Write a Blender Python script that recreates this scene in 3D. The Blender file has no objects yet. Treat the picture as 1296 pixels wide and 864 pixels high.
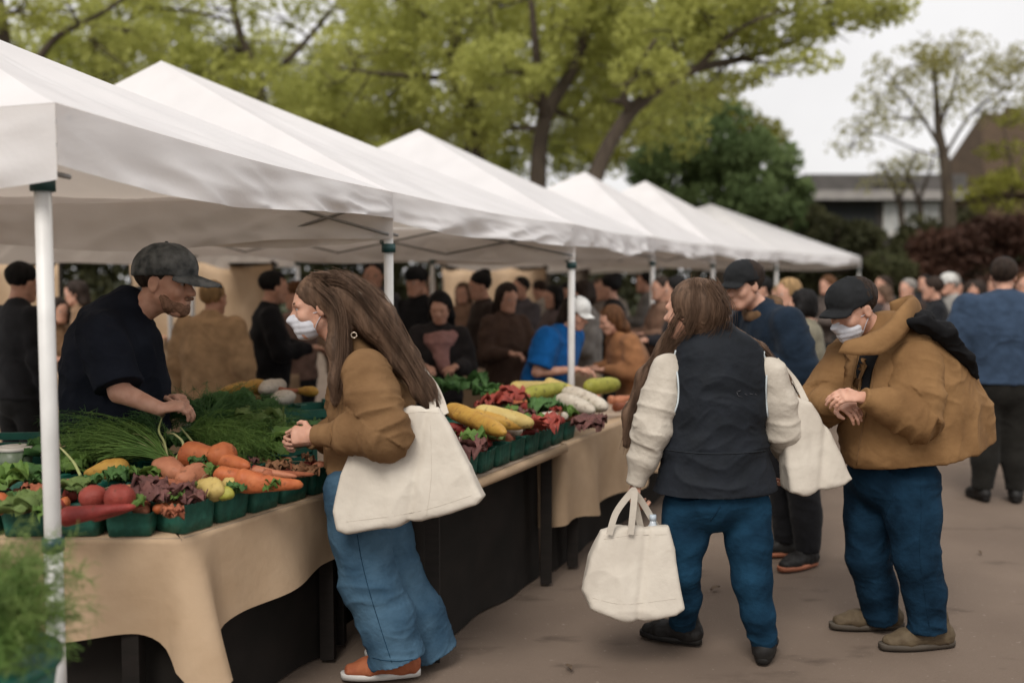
import bpy, math, random
import numpy as np
from math import radians, sin, cos, pi, atan

# ------------------------------------------------------------------ camera, sky, sun, exposure
SC = bpy.context.scene
COL = SC.collection
FPX, CX, CY, HC = 1260.0, 648.0, 432.0, 1.645
PITCH = atan(79.0 / FPX)
cam_d = bpy.data.cameras.new('camera')
cam = bpy.data.objects.new('camera', cam_d); COL.objects.link(cam)
cam.location = (0, 0, HC); cam.rotation_euler = (pi / 2 - PITCH, 0, 0)
cam_d.sensor_width = 36.0; cam_d.lens = 36.0 * FPX / 1296.0
cam_d.clip_start = .05; cam_d.clip_end = 800
cam_d.dof.use_dof = True; cam_d.dof.focus_distance = 4.1; cam_d.dof.aperture_fstop = 1.1
SC.camera = cam

SUN_EL, SUN_AZ = radians(48), radians(196)
wd = bpy.data.worlds.new('World'); SC.world = wd; wd.use_nodes = True
nt = wd.node_tree; nt.nodes.clear()
o = nt.nodes.new('ShaderNodeOutputWorld'); bg = nt.nodes.new('ShaderNodeBackground')
sky = nt.nodes.new('ShaderNodeTexSky'); sky.sky_type = 'NISHITA'; sky.sun_disc = False
sky.sun_elevation = SUN_EL; sky.sun_rotation = SUN_AZ; sky.dust_density = 5; sky.air_density = 1.0
tc = nt.nodes.new('ShaderNodeTexCoord'); ns = nt.nodes.new('ShaderNodeTexNoise')
ns.inputs['Scale'].default_value = 2.5; ns.inputs['Detail'].default_value = 5
cl = nt.nodes.new('ShaderNodeValToRGB')
cl.color_ramp.elements[0].position = .3; cl.color_ramp.elements[0].color = (6.3, 6.15, 6.1, 1)
cl.color_ramp.elements[1].position = .75; cl.color_ramp.elements[1].color = (8.4, 8.25, 8.2, 1)
mx = nt.nodes.new('ShaderNodeMix'); mx.data_type = 'RGBA'; mx.inputs['Factor'].default_value = .93
nt.links.new(tc.outputs['Generated'], ns.inputs['Vector']); nt.links.new(ns.outputs['Fac'], cl.inputs['Fac'])
nt.links.new(sky.outputs['Color'], mx.inputs['A']); nt.links.new(cl.outputs['Color'], mx.inputs['B'])
nt.links.new(mx.outputs['Result'], bg.inputs['Color']); nt.links.new(bg.outputs['Background'], o.inputs['Surface'])
bg.inputs['Strength'].default_value = .086
sl = bpy.data.lights.new('sun', 'SUN'); sl.energy = 1.5; sl.angle = radians(24); sl.color = (1, .95, .88)
so = bpy.data.objects.new('sun', sl); COL.objects.link(so)
# light comes from in front-right of the stalls, high
sd = np.array([sin(SUN_AZ) * cos(SUN_EL), cos(SUN_AZ) * cos(SUN_EL), sin(SUN_EL)])
from mathutils import Vector
so.rotation_euler = Vector(sd).to_track_quat('Z', 'Y').to_euler()
SC.view_settings.view_transform = 'Standard'; SC.view_settings.look = 'None'
SC.view_settings.gamma = 1; SC.view_settings.exposure = .62
SC.render.engine = 'CYCLES'
SC.cycles.use_denoising = True
SC.cycles.max_bounces = 8; SC.cycles.diffuse_bounces = 5; SC.cycles.glossy_bounces = 2
SC.cycles.transmission_bounces = 5; SC.cycles.transparent_max_bounces = 6
SC.cycles.caustics_reflective = False; SC.cycles.caustics_refractive = False

# ------------------------------------------------------------------ helpers
A = lambda *v: np.array(v, dtype=float)
def nrm(v): return v / (np.linalg.norm(v) + 1e-12)
def ray(px, py):
    u = (px - CX) / FPX; v = (CY - py) / FPX
    return A(u, cos(PITCH) + v * sin(PITCH), -sin(PITCH) + v * cos(PITCH))
def W(px, py, d):                       # photo point at distance d (along y)
    r = ray(px, py); return A(0, 0, HC) + r * (d / r[1])
def PZ(px, py, z):                      # photo point on the level z
    r = ray(px, py); return A(0, 0, HC) + r * ((z - HC) / r[2])
rng = np.random.default_rng(7)
random.seed(7)

def tag(o, label=None, cat=None, group=None, kind=None):
    if label: o['label'] = label
    if cat: o['category'] = cat
    if group: o['group'] = group
    if kind: o['kind'] = kind
    return o
def empty(name, loc, label=None, cat=None, group=None):
    o = bpy.data.objects.new(name, None); COL.objects.link(o); o.location = tuple(loc)
    o.empty_display_size = .1
    return tag(o, label, cat, group)
def mesh_obj(name, verts, faces, mat, parent=None, smooth=True, uv=None):
    """verts (n,3) world coordinates; faces list or (m,4)/(m,3) array."""
    verts = np.asarray(verts, dtype=np.float64)
    off = np.zeros(3)
    if parent is not None:
        p = parent
        while p is not None: off += np.array(p.location); p = p.parent
    me = bpy.data.meshes.new(name)
    if isinstance(faces, np.ndarray):
        m, k = faces.shape
        me.vertices.add(len(verts)); me.vertices.foreach_set('co', (verts - off).astype(np.float32).ravel())
        me.loops.add(m * k); me.loops.foreach_set('vertex_index', faces.astype(np.int32).ravel())
        me.polygons.add(m); me.polygons.foreach_set('loop_start', np.arange(0, m * k, k, dtype=np.int32))
        me.polygons.foreach_set('loop_total', np.full(m, k, dtype=np.int32))
        me.update(calc_edges=True); me.validate()
    else:
        me.from_pydata((verts - off).tolist(), [], faces); me.update()
    if smooth: me.polygons.foreach_set('use_smooth', np.ones(len(me.polygons), dtype=bool))
    if mat: me.materials.append(mat)
    ob = bpy.data.objects.new(name, me); COL.objects.link(ob)
    if parent is not None: ob.parent = parent
    return ob

# noise ---------------------------------------------------------------
_perm = np.random.default_rng(3).permutation(4096); _val = np.random.default_rng(4).uniform(-1, 1, 4096)
def vnoise(P):
    P = np.asarray(P, dtype=np.float64); I = np.floor(P).astype(np.int64); F = P - I; F = F * F * (3 - 2 * F)
    def h(a, b, c): return _val[_perm[(_perm[(_perm[a & 4095] + b) & 4095] + c) & 4095]]
    x, y, z = I.T; r = 0
    for dx in (0, 1):
        for dy in (0, 1):
            for dz in (0, 1):
                w = (F[:, 0] if dx else 1 - F[:, 0]) * (F[:, 1] if dy else 1 - F[:, 1]) * (F[:, 2] if dz else 1 - F[:, 2])
                r = r + w * h(x + dx, y + dy, z + dz)
    return r
def ridge(P): return 1 - 2 * np.abs(vnoise(P))

# signed distance modelling -------------------------------------------
class Field:
    def __init__(s, h): s.h = h; s.ops = []
    def _add(s, fn, lo, hi, k, mode): s.ops.append((fn, np.asarray(lo, float), np.asarray(hi, float), k, mode)); return s
    def limb(s, a, b, ra, rb, k=.015, side=None, mode='add', flat=''):
        a = np.asarray(a, float); b = np.asarray(b, float)
        wa, da = (ra, ra) if np.isscalar(ra) else ra; wb, db = (rb, rb) if np.isscalar(rb) else rb
        L = np.linalg.norm(b - a) + 1e-9; n = (b - a) / L
        sd = A(0, 1, 0) if side is None else np.asarray(side, float)
        sd = sd - n * sd.dot(n)
        if np.linalg.norm(sd) < 1e-3: sd = A(1, 0, 0) - n * n[0]
        sd = nrm(sd); f = np.cross(n, sd); m = max(wa, da, wb, db) + k + 3 * s.h
        circ = np.isscalar(ra) and np.isscalar(rb)
        def fn(X, Y, Z):
            X = X - a[0]; Y = Y - a[1]; Z = Z - a[2]
            ax = X * n[0] + Y * n[1] + Z * n[2]
            t = np.clip(ax / L, 0, 1); z = ax - t * L
            if 'a' in flat: z = np.where(ax < 0, 0, z)
            if 'b' in flat: z = np.where(ax > L, 0, z)
            x = X * sd[0] + Y * sd[1] + Z * sd[2]; y = X * f[0] + Y * f[1] + Z * f[2]
            w = wa + (wb - wa) * t
            if circ: d = np.sqrt(x * x + y * y + z * z) - w
            else:
                dd = da + (db - da) * t; q = np.minimum(w, dd)
                k0 = np.sqrt((x / w) ** 2 + (y / dd) ** 2 + (z / q) ** 2)
                k1 = np.sqrt((x / w ** 2) ** 2 + (y / dd ** 2) ** 2 + (z / q ** 2) ** 2) + 1e-9
                d = np.where(k0 < .02, -q, k0 * (k0 - 1) / k1)
            if 'a' in flat: d = np.maximum(d, -ax)
            if 'b' in flat: d = np.maximum(d, ax - L)
            return d
        return s._add(fn, np.minimum(a, b) - m, np.maximum(a, b) + m, k, mode)
    def chain(s, pts, rs, k=.02, side=None, flat=''):
        for i in range(len(pts) - 1):
            fl = ('a' if (i == 0 and 'a' in flat) else '') + ('b' if (i == len(pts) - 2 and 'b' in flat) else '')
            s.limb(pts[i], pts[i + 1], rs[i], rs[i + 1], k, side, flat=fl)
        return s
    def ell(s, c, r, ax=None, k=.015, mode='add'):
        c = np.asarray(c, float); r = np.asarray(r, float); M = np.eye(3) if ax is None else np.asarray(ax, float)
        m = r.max() + k + 3 * s.h
        def fn(X, Y, Z):
            X = X - c[0]; Y = Y - c[1]; Z = Z - c[2]
            x, y, z = [X * M[i][0] + Y * M[i][1] + Z * M[i][2] for i in range(3)]
            k0 = np.sqrt((x / r[0]) ** 2 + (y / r[1]) ** 2 + (z / r[2]) ** 2)
            k1 = np.sqrt((x / r[0] ** 2) ** 2 + (y / r[1] ** 2) ** 2 + (z / r[2] ** 2) ** 2) + 1e-9
            return np.where(k0 < .02, -r.min(), k0 * (k0 - 1) / k1)
        return s._add(fn, c - m, c + m, k, mode)
    def half(s, p, n, k=.01):            # keep the side the normal points away from
        p = np.asarray(p, float); n = nrm(np.asarray(n, float))
        return s._add(lambda X, Y, Z: (X - p[0]) * n[0] + (Y - p[1]) * n[1] + (Z - p[2]) * n[2], [-1e9] * 3, [1e9] * 3, k, 'and')
    def poly(s, pts2, org, ex, ey, ez, thick, rnd=.02, k=.01):
        """rounded prism: outline pts2 in the plane (ex, ey) at org, half thickness thick(v)."""
        P = np.asarray(pts2, float); n = len(P)
        y0, y1 = P[:, 1].min(), P[:, 1].max()
        cs = np.array([org + ex * p[0] + ey * p[1] for p in P])
        tm = max(thick(0), thick(.5), thick(1)) + .05
        def fn(X, Y, Z):
            X = X - org[0]; Y = Y - org[1]; Z = Z - org[2]
            x = X * ex[0] + Y * ex[1] + Z * ex[2]; y = X * ey[0] + Y * ey[1] + Z * ey[2]; z = X * ez[0] + Y * ez[1] + Z * ez[2]
            d = np.full(x.shape, 1e9); sg = np.ones(x.shape)
            for i in range(n):
                j = (i - 1) % n; e = P[j] - P[i]; wx = x - P[i][0]; wy = y - P[i][1]
                t = np.clip((wx * e[0] + wy * e[1]) / (e @ e), 0, 1)
                d = np.minimum(d, (wx - e[0] * t) ** 2 + (wy - e[1] * t) ** 2)
                c1 = y >= P[i][1]; c2 = y < P[j][1]; c3 = e[0] * wy > e[1] * wx
                al = (c1 & c2 & c3) | (~c1 & ~c2 & ~c3); sg = np.where(al, -sg, sg)
            d = sg * np.sqrt(d) + rnd
            # belly: thinner towards the outline
            th = thick(np.clip((y - y0) / (y1 - y0), 0, 1)); dz = np.abs(z) - th + rnd
            o = np.minimum(np.maximum(d, dz), 0) + np.sqrt(np.maximum(d, 0) ** 2 + np.maximum(dz, 0) ** 2)
            return o - rnd
        return s._add(fn, cs.min(0) - tm, cs.max(0) + tm, k, 'add')
    def fn(s, f, lo, hi, k=.01, mode='add'): return s._add(f, lo, hi, k, mode)
    def mesh(s):
        h = s.h
        adds = [o for o in s.ops if o[4] == 'add']
        lo = np.min([o[1] for o in adds], 0); hi = np.max([o[2] for o in adds], 0)
        n = np.ceil((hi - lo) / h).astype(int) + 1
        F = np.full(n, .2, dtype=np.float32)
        for fn, l, u, k, mode in s.ops:
            i0 = np.clip(np.floor((np.maximum(l, lo) - lo) / h).astype(int), 0, n); i1 = np.clip(np.ceil((np.minimum(u, hi) - lo) / h).astype(int) + 1, 0, n)
            if (i1 <= i0).any(): continue
            X = (lo[0] + h * np.arange(i0[0], i1[0], dtype=np.float32))[:, None, None]
            Y = (lo[1] + h * np.arange(i0[1], i1[1], dtype=np.float32))[None, :, None]
            Z = (lo[2] + h * np.arange(i0[2], i1[2], dtype=np.float32))[None, None, :]
            X, Y, Z = np.broadcast_arrays(X, Y, Z)
            d = fn(X, Y, Z).astype(np.float32); sl_ = tuple(slice(a, b) for a, b in zip(i0, i1)); g = F[sl_]
            if mode == 'sub': d = -d
            hh = np.maximum(k - np.abs(g - d), 0) / k
            F[sl_] = (np.minimum(g, d) - hh * hh * k * .25) if mode == 'add' else (np.maximum(g, d) + hh * hh * k * .25)
        F[0] = F[-1] = .2; F[:, 0] = F[:, -1] = .2; F[:, :, 0] = F[:, :, -1] = .2
        return nets(F, lo, h)
def nets(F, lo, h):
    S = F < 0
    C = np.zeros(tuple(np.array(F.shape) - 1), dtype=np.int8)
    offs = [(i, j, k) for i in (0, 1) for j in (0, 1) for k in (0, 1)]
    nx, ny, nz = C.shape
    for i, j, k in offs: C += S[i:i + nx, j:j + ny, k:k + nz]
    act = np.argwhere((C > 0) & (C < 8))
    idx = np.full(C.shape, -1, dtype=np.int32); idx[tuple(act.T)] = np.arange(len(act))
    v = {o_: F[act[:, 0] + o_[0], act[:, 1] + o_[1], act[:, 2] + o_[2]] for o_ in offs}
    acc = np.zeros((len(act), 3)); cnt = np.zeros(len(act))
    for p in offs:
        for ax in range(3):
            if p[ax]: continue
            q = list(p); q[ax] = 1; q = tuple(q)
            a, b = v[p], v[q]; m = (a < 0) != (b < 0)
            t = np.where(m, a / np.where(m, a - b, 1), 0); pos = np.tile(np.array(p, float), (len(act), 1)); pos[:, ax] = t
            acc += pos * m[:, None]; cnt += m
    V = lo + h * (act + acc / cnt[:, None])
    fs = []
    for ax in range(3):
        b, c = (ax + 1) % 3, (ax + 2) % 3
        s0 = [slice(None)] * 3; s1 = [slice(None)] * 3; s0[ax] = slice(0, -1); s1[ax] = slice(1, None)
        E = np.argwhere(S[tuple(s0)] != S[tuple(s1)])
        E = E[(E[:, b] > 0) & (E[:, c] > 0)]
        E = E[(E[:, b] < C.shape[b]) & (E[:, c] < C.shape[c])]
        ins = S[tuple(E.T)]
        def cell(db, dc):
            q = E.copy(); q[:, b] += db; q[:, c] += dc; return idx[tuple(q.T)]
        f = np.stack([cell(-1, -1), cell(0, -1), cell(0, 0), cell(-1, 0)], 1)
        f[~ins] = f[~ins][:, ::-1]; fs.append(f)
    f = np.concatenate(fs); return V, f[(f >= 0).all(1)]
def normals(V, Fq):
    fn = np.cross(V[Fq[:, 2]] - V[Fq[:, 0]], V[Fq[:, -1]] - V[Fq[:, 1]]); N = np.zeros_like(V)
    for i in range(Fq.shape[1]): np.add.at(N, Fq[:, i], fn)
    return N / (np.linalg.norm(N, axis=1, keepdims=True) + 1e-12)
def relax(V, Fq, it=1, lam=.5):
    for _ in range(it):
        acc = np.zeros_like(V); c = np.zeros(len(V)); k = Fq.shape[1]
        for i in range(k):
            j = (i + 1) % k
            np.add.at(acc, Fq[:, i], V[Fq[:, j]]); np.add.at(acc, Fq[:, j], V[Fq[:, i]])
            np.add.at(c, Fq[:, i], 1); np.add.at(c, Fq[:, j], 1)
        V = V + lam * (acc / c[:, None] - V)
    return V
def fold(V, N, amp, sc=(9, 9, 9), seed=0, warp=.35):
    P = V + seed * 3.17
    q = P + warp * .3 * np.stack([vnoise(P * 5), vnoise(P * 5 + 11), vnoise(P * 5 + 23)], 1)
    s = np.array(sc)
    a = (.5 + .5 * ridge(q * s)) ** 2.2; b = (.5 + .5 * ridge(q * s * 2.3 + 5)) ** 2
    r = .9 * a + .35 * b + .3 * vnoise(q * s * .5)
    return V + N * (amp * (r - r.mean()))[:, None]
def foldax(V, N, axis, amp, along=15, across=4.5, seed=0):
    axis = nrm(np.asarray(axis, float)); a = V @ axis; P = (V - np.outer(a, axis)) * across + np.outer(a, axis) * along + seed
    P = P + .5 * np.stack([vnoise(V * 6), vnoise(V * 6 + 11), vnoise(V * 6 + 23)], 1)
    r = .9 * (.5 + .5 * ridge(P)) ** 2.4 + .3 * (.5 + .5 * ridge(P * 2.1 + 4)) ** 2 + .25 * vnoise(V * 5 + seed)
    return V + N * (amp * (r - r.mean()))[:, None]
def sdf_obj(F, name, mat, parent=None, disp=None, rel=1):
    V, f = F.mesh()
    if rel: V = relax(V, f, rel)
    if disp: V = disp(V, normals(V, f))
    return mesh_obj(name, V, f, mat, parent)

# simple mesh bits -----------------------------------------------------
class MB:
    def __init__(s): s.v = []; s.f = []; s.n = 0
    def add(s, v, f):
        v = np.asarray(v, float); s.v.append(v); s.f += [[i + s.n for i in q] for q in f]; s.n += len(v); return s
    def box(s, lo, hi, M=None, o=None):
        v = np.array([[x, y, z] for x in (lo[0], hi[0]) for y in (lo[1], hi[1]) for z in (lo[2], hi[2])], float)
        if M is not None: v = v @ np.asarray(M)
        if o is not None: v = v + o
        return s.add(v, [[0, 1, 3, 2], [4, 6, 7, 5], [0, 4, 5, 1], [2, 3, 7, 6], [0, 2, 6, 4], [1, 5, 7, 3]])
    def tube(s, pts, rs, n=8, cap=True):
        pts = [np.asarray(p, float) for p in pts]; m = len(pts)
        if np.isscalar(rs): rs = [rs] * m
        V = []; up = A(0, 0, 1)
        t0 = nrm(pts[1] - pts[0]); x = np.cross(t0, up)
        if np.linalg.norm(x) < .05: x = np.cross(t0, A(0, 1, 0))
        x = nrm(x)
        for i in range(m):
            t = nrm(pts[min(i + 1, m - 1)] - pts[max(i - 1, 0)]); x = nrm(x - t * x.dot(t)); y = np.cross(t, x)
            for j in range(n):
                a = 2 * pi * j / n; V.append(pts[i] + rs[i] * (cos(a) * x + sin(a) * y))
        f = [[i * n + j, i * n + (j + 1) % n, (i + 1) * n + (j + 1) % n, (i + 1) * n + j] for i in range(m - 1) for j in range(n)]
        if cap: f += [list(range(n))[::-1], [(m - 1) * n + j for j in range(n)]]
        return s.add(V, f)
    def grid(s, fn, nu, nv, closed_u=False):
        V = [fn(i / (nu if closed_u else nu - 1), j / (nv - 1)) for j in range(nv) for i in range(nu)]
        f = []
        for j in range(nv - 1):
            for i in range(nu if closed_u else nu - 1):
                i2 = (i + 1) % nu; f.append([j * nu + i, j * nu + i2, (j + 1) * nu + i2, (j + 1) * nu + i])
        return s.add(V, f)
    def build(s, name, mat, parent=None, smooth=True):
        return mesh_obj(name, np.concatenate(s.v), s.f, mat, parent, smooth)
def bez(p0, p1, p2, n=8):
    return [(1 - t) ** 2 * p0 + 2 * t * (1 - t) * p1 + t * t * p2 for t in np.linspace(0, 1, n)]
def smooth_path(pts, n=6):
    P = [np.asarray(p, float) for p in pts]; P = [2 * P[0] - P[1]] + P + [2 * P[-1] - P[-2]]; out = []
    for i in range(1, len(P) - 2):
        for t in np.linspace(0, 1, n, endpoint=False):
            a, b, c, d = P[i - 1:i + 3]
            out.append(.5 * (2 * b + (c - a) * t + (2 * a - 5 * b + 4 * c - d) * t * t + (-a + 3 * b - 3 * c + d) * t ** 3))
    return out + [P[-2]]

# ------------------------------------------------------------------ materials
def mat(name, col, col2=None, rough=.85, scale=8, bump=0, bscale=200, detail=4, spec=.3, sub=0, trans=0, stretch=(1, 1, 1), metal=0, lo=.35, hi=.65, sheen=0, bstretch=None, tcol=None):
    m = bpy.data.materials.new(name); m.use_nodes = True; t = m.node_tree; b = t.nodes['Principled BSDF']
    b.inputs['Roughness'].default_value = rough; b.inputs['Specular IOR Level'].default_value = spec; b.inputs['Metallic'].default_value = metal
    c4 = lambda c: (*c, 1)
    tc = t.nodes.new('ShaderNodeTexCoord'); mp = t.nodes.new('ShaderNodeMapping'); mp.inputs['Scale'].default_value = stretch
    t.links.new(tc.outputs['Object'], mp.inputs['Vector'])
    if col2 is None: col2 = tuple(min(1, x * .78) for x in col)
    nz = t.nodes.new('ShaderNodeTexNoise'); nz.inputs['Scale'].default_value = scale; nz.inputs['Detail'].default_value = detail
    rp = t.nodes.new('ShaderNodeValToRGB'); rp.color_ramp.elements[0].position = lo; rp.color_ramp.elements[1].position = hi
    rp.color_ramp.elements[0].color = c4(col2); rp.color_ramp.elements[1].color = c4(col)
    t.links.new(mp.outputs['Vector'], nz.inputs['Vector']); t.links.new(nz.outputs['Fac'], rp.inputs['Fac'])
    t.links.new(rp.outputs['Color'], b.inputs['Base Color'])
    if sub: b.inputs['Subsurface Weight'].default_value = sub; b.inputs['Subsurface Radius'].default_value = (.012, .005, .003); b.inputs['Subsurface Scale'].default_value = 1
    if sheen: b.inputs['Sheen Weight'].default_value = sheen
    if bump:
        n2 = t.nodes.new('ShaderNodeTexNoise'); n2.inputs['Scale'].default_value = bscale; n2.inputs['Detail'].default_value = 6 if bscale < 100 else 3
        if bstretch:
            m2 = t.nodes.new('ShaderNodeMapping'); m2.inputs['Scale'].default_value = bstretch
            t.links.new(tc.outputs['Object'], m2.inputs['Vector']); t.links.new(m2.outputs['Vector'], n2.inputs['Vector'])
        else: t.links.new(mp.outputs['Vector'], n2.inputs['Vector'])
        bp = t.nodes.new('ShaderNodeBump'); bp.inputs['Strength'].default_value = bump; bp.inputs['Distance'].default_value = .01
        t.links.new(n2.outputs['Fac'], bp.inputs['Height']); t.links.new(bp.outputs['Normal'], b.inputs['Normal'])
    if trans:
        tr = t.nodes.new('ShaderNodeBsdfTranslucent'); mxs = t.nodes.new('ShaderNodeMixShader'); mxs.inputs['Fac'].default_value = trans
        if tcol: tr.inputs['Color'].default_value = c4(tcol)
        else: t.links.new(rp.outputs['Color'], tr.inputs['Color'])
        out = t.nodes['Material Output']
        t.links.new(b.outputs['BSDF'], mxs.inputs[1]); t.links.new(tr.outputs['BSDF'], mxs.inputs[2]); t.links.new(mxs.outputs['Shader'], out.inputs['Surface'])
    return m
_mc = {}
def fabric(col, k=.72, bump=.25):
    key = ('f', col, k)
    if key not in _mc: _mc[key] = mat('fabric', col, tuple(c * k for c in col), .92, 14, .5, 26, spec=.12, sheen=.05)
    return _mc[key]
def hairm(col):
    key = ('h', col)
    if key not in _mc: _mc[key] = mat('hair', tuple(c * 1.35 for c in col), tuple(c * .55 for c in col), .62, 30, .5, 120, stretch=(1, 1, .12), spec=.14)
    return _mc[key]
M = {}
M['skin'] = mat('skin', (.58, .335, .245), (.47, .245, .168), .55, 22, .12, 300, spec=.3, sub=.12)
M['skin_tan'] = mat('skin_tan', (.40, .205, .135), (.31, .14, .085), .55, 22, .12, 300, spec=.3, sub=.12)
M['canopy'] = mat('canopy_cloth', (.86, .845, .85), (.79, .775, .78), .85, 2.2, .12, 60, trans=.29, spec=.15, tcol=(.82, .72, .62))
M['post'] = mat('white_post', (.74, .73, .71), (.62, .61, .59), .4, 6, spec=.4)
M['collar'] = mat('green_plastic', (.012, .06, .06), (.008, .04, .04), .4, 9, spec=.45)
M['truss'] = mat('truss_metal', (.3, .29, .28), (.2, .19, .18), .45, 6, spec=.4)
M['cloth'] = mat('tan_table_cloth', (.47, .34, .225), (.41, .29, .185), .9, 5, .3, 18, spec=.1)
M['board'] = mat('table_board', (.42, .33, .25), (.3, .22, .16), .8, 8, stretch=(1, 1, 6))
M['wood'] = mat('dark_wood', (.016, .012, .010), (.010, .008, .006), .8, 9, stretch=(1, 1, 6))
M['crate'] = mat('black_crate', (.010, .009, .009), (.006, .006, .005), .8, 9, spec=.1)
M['basket'] = mat('green_carton', (.022, .115, .082), (.012, .07, .05), .55, 26, .3, 60, spec=.35)
M['tub'] = mat('green_tub', (.015, .12, .085), (.01, .085, .06), .4, 8, spec=.45)
M['denim_light'] = mat('light_denim', (.070, .135, .20), (.034, .074, .120), .9, 6, .55, 34, spec=.1)
M['denim_dark'] = mat('dark_denim', (.011, .045, .086), (.005, .021, .042), .9, 8, .55, 34, spec=.1)
M['denim_deep'] = mat('deep_denim', (.009, .032, .062), (.004, .015, .030), .9, 8, .55, 34, spec=.1)
M['tan'] = mat('tan_canvas', (.205, .118, .056), (.145, .080, .037), .9, 7, .5, 30, spec=.12)
M['brown'] = mat('brown_canvas', (.240, .134, .057), (.160, .085, .035), .85, 6, .5, 26, spec=.15)
M['mask'] = mat('face_mask', (.62, .63, .68), (.55, .56, .61), .9, 40, .2, 300)
M['bag'] = mat('cotton_bag', (.60, .55, .475), (.50, .45, .385), .95, 4, .4, 24, spec=.08)
M['strapgrey'] = mat('grey_strap', (.42, .41, .42), (.33, .32, .33), .9, 10)
M['cream'] = mat('cream_fleece', (.53, .48, .41), (.43, .385, .325), .95, 12, .5, 36, spec=.08)
M['vest'] = mat('navy_vest', (.013, .016, .022), (.007, .009, .012), .75, 7, .45, 30, spec=.2)
M['vest_yoke'] = mat('vest_yoke', (.022, .026, .032), (.014, .017, .021), .8, 9, .3, 400, spec=.2)
M['piping'] = mat('pale_piping', (.55, .6, .62), None, .8)
M['navytee'] = mat('navy_tee', (.014, .017, .026), (.008, .010, .016), .92, 7, .5, 26, spec=.1)
M['capgrey'] = mat('washed_cap', (.165, .175, .178), (.045, .050, .052), .9, 17, .3, 300, spec=.15)
M['capblack'] = mat('black_cap', (.022, .023, .025), (.013, .014, .015), .9, 10, .3, 400, spec=.15)
M['shoeblack'] = mat('black_shoe', (.016, .015, .014), (.010, .009, .009), .6, 20, spec=.3)
M['shoebrown'] = mat('brown_shoe', (.115, .085, .05), (.075, .052, .03), .75, 20, .2, 200)
M['shoerust'] = mat('rust_shoe', (.36, .115, .05), (.28, .08, .035), .75, 20, .2, 200)
M['solewhite'] = mat('white_sole', (.62, .60, .57), None, .7)
M['solebrown'] = mat('brown_sole', (.085, .07, .055), None, .8)
M['soleorange'] = mat('orange_sole', (.42, .16, .09), None, .7)
M['black'] = mat('black_cloth', (.012, .012, .013), (.007, .007, .008), .9, 9, .2, 300, spec=.12)
M['white_eye'] = mat('eye_white', (.42, .39, .37), None, .25, spec=.5)
M['iris'] = mat('iris', (.03, .02, .012), None, .2, spec=.6)
M['bark'] = mat('bark', (.088, .068, .050), (.050, .038, .028), .95, 5, .6, 14, stretch=(1, 1, .35))
M['shade_sheet'] = mat('under_table_shade', (.020, .016, .013), (.012, .010, .008), .9, 5)  # near-black colour of the sheets that stand in for under-table shade
# pieces sewn onto a garment: pockets, lapels, piping follow the garment's own surface
from mathutils.bvhtree import BVHTree
def surf(ob):
    p = ob; off = np.zeros(3)
    while p is not None: off += np.array(p.location); p = p.parent
    n = len(ob.data.vertices); co = np.empty(n * 3, np.float32); ob.data.vertices.foreach_get('co', co); co = co.reshape(-1, 3) + off
    return BVHTree.FromPolygons([tuple(c) for c in co], [tuple(q.vertices) for q in ob.data.polygons])
def onto(bv, px, py):
    r = nrm(ray(px, py)); h = bv.ray_cast(Vector((0, 0, HC)), Vector(r), 30)
    if h[0] is None: h = bv.find_nearest(Vector(W(px, py, 4.2)))
    return np.array(h[0]), nrm(np.array(h[1]))
def sewn_line(name, bv, pts, rad, m, par, lift=.002):
    P = smooth_path([A(x, y, 0) for x, y in pts], 6); mb = MB(); mb.tube([sum((onto(bv, q[0], q[1])[0], )) + onto(bv, q[0], q[1])[1] * lift if False else onto(bv, q[0], q[1])[0] + onto(bv, q[0], q[1])[1] * lift for q in P], rad, 6)
    return mb.build(name, m, par)
def sewn_patch(name, bv, poly, lift, thick, m, par, curl=0, sub=3):
    import bmesh
    bm = bmesh.new(); vs = [bm.verts.new((x, y, 0)) for x, y in poly]; f = bm.faces.new(vs)
    bmesh.ops.subdivide_edges(bm, edges=bm.edges[:], cuts=2); bmesh.ops.triangulate(bm, faces=bm.faces[:])
    for _ in range(sub - 1): bmesh.ops.subdivide_edges(bm, edges=bm.edges[:], cuts=1, use_grid_fill=True); bmesh.ops.triangulate(bm, faces=bm.faces[:])
    bm.normal_update(); V = []; Nn = []
    cx, cy = np.mean(poly, 0)
    for v in bm.verts:
        p, n = onto(bv, v.co.x, v.co.y); k = 1 + curl * ((v.co.x - cx) ** 2 + (v.co.y - cy) ** 2) / 900
        V.append(p + n * lift * k); Nn.append(n)
    V = np.array(V); Nn = np.array(Nn); nv = len(V); bm.verts.index_update()
    F = [[v.index for v in q.verts] for q in bm.faces]; E = [[e.verts[0].index, e.verts[1].index] for e in bm.edges if e.is_boundary]; bm.free()
    allF = F + [[i + nv for i in q][::-1] for q in F] + [[a, b, b + nv, a + nv] for a, b in E]
    return mesh_obj(name, np.vstack([V, V - Nn * thick]), allF, m, par)

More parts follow.
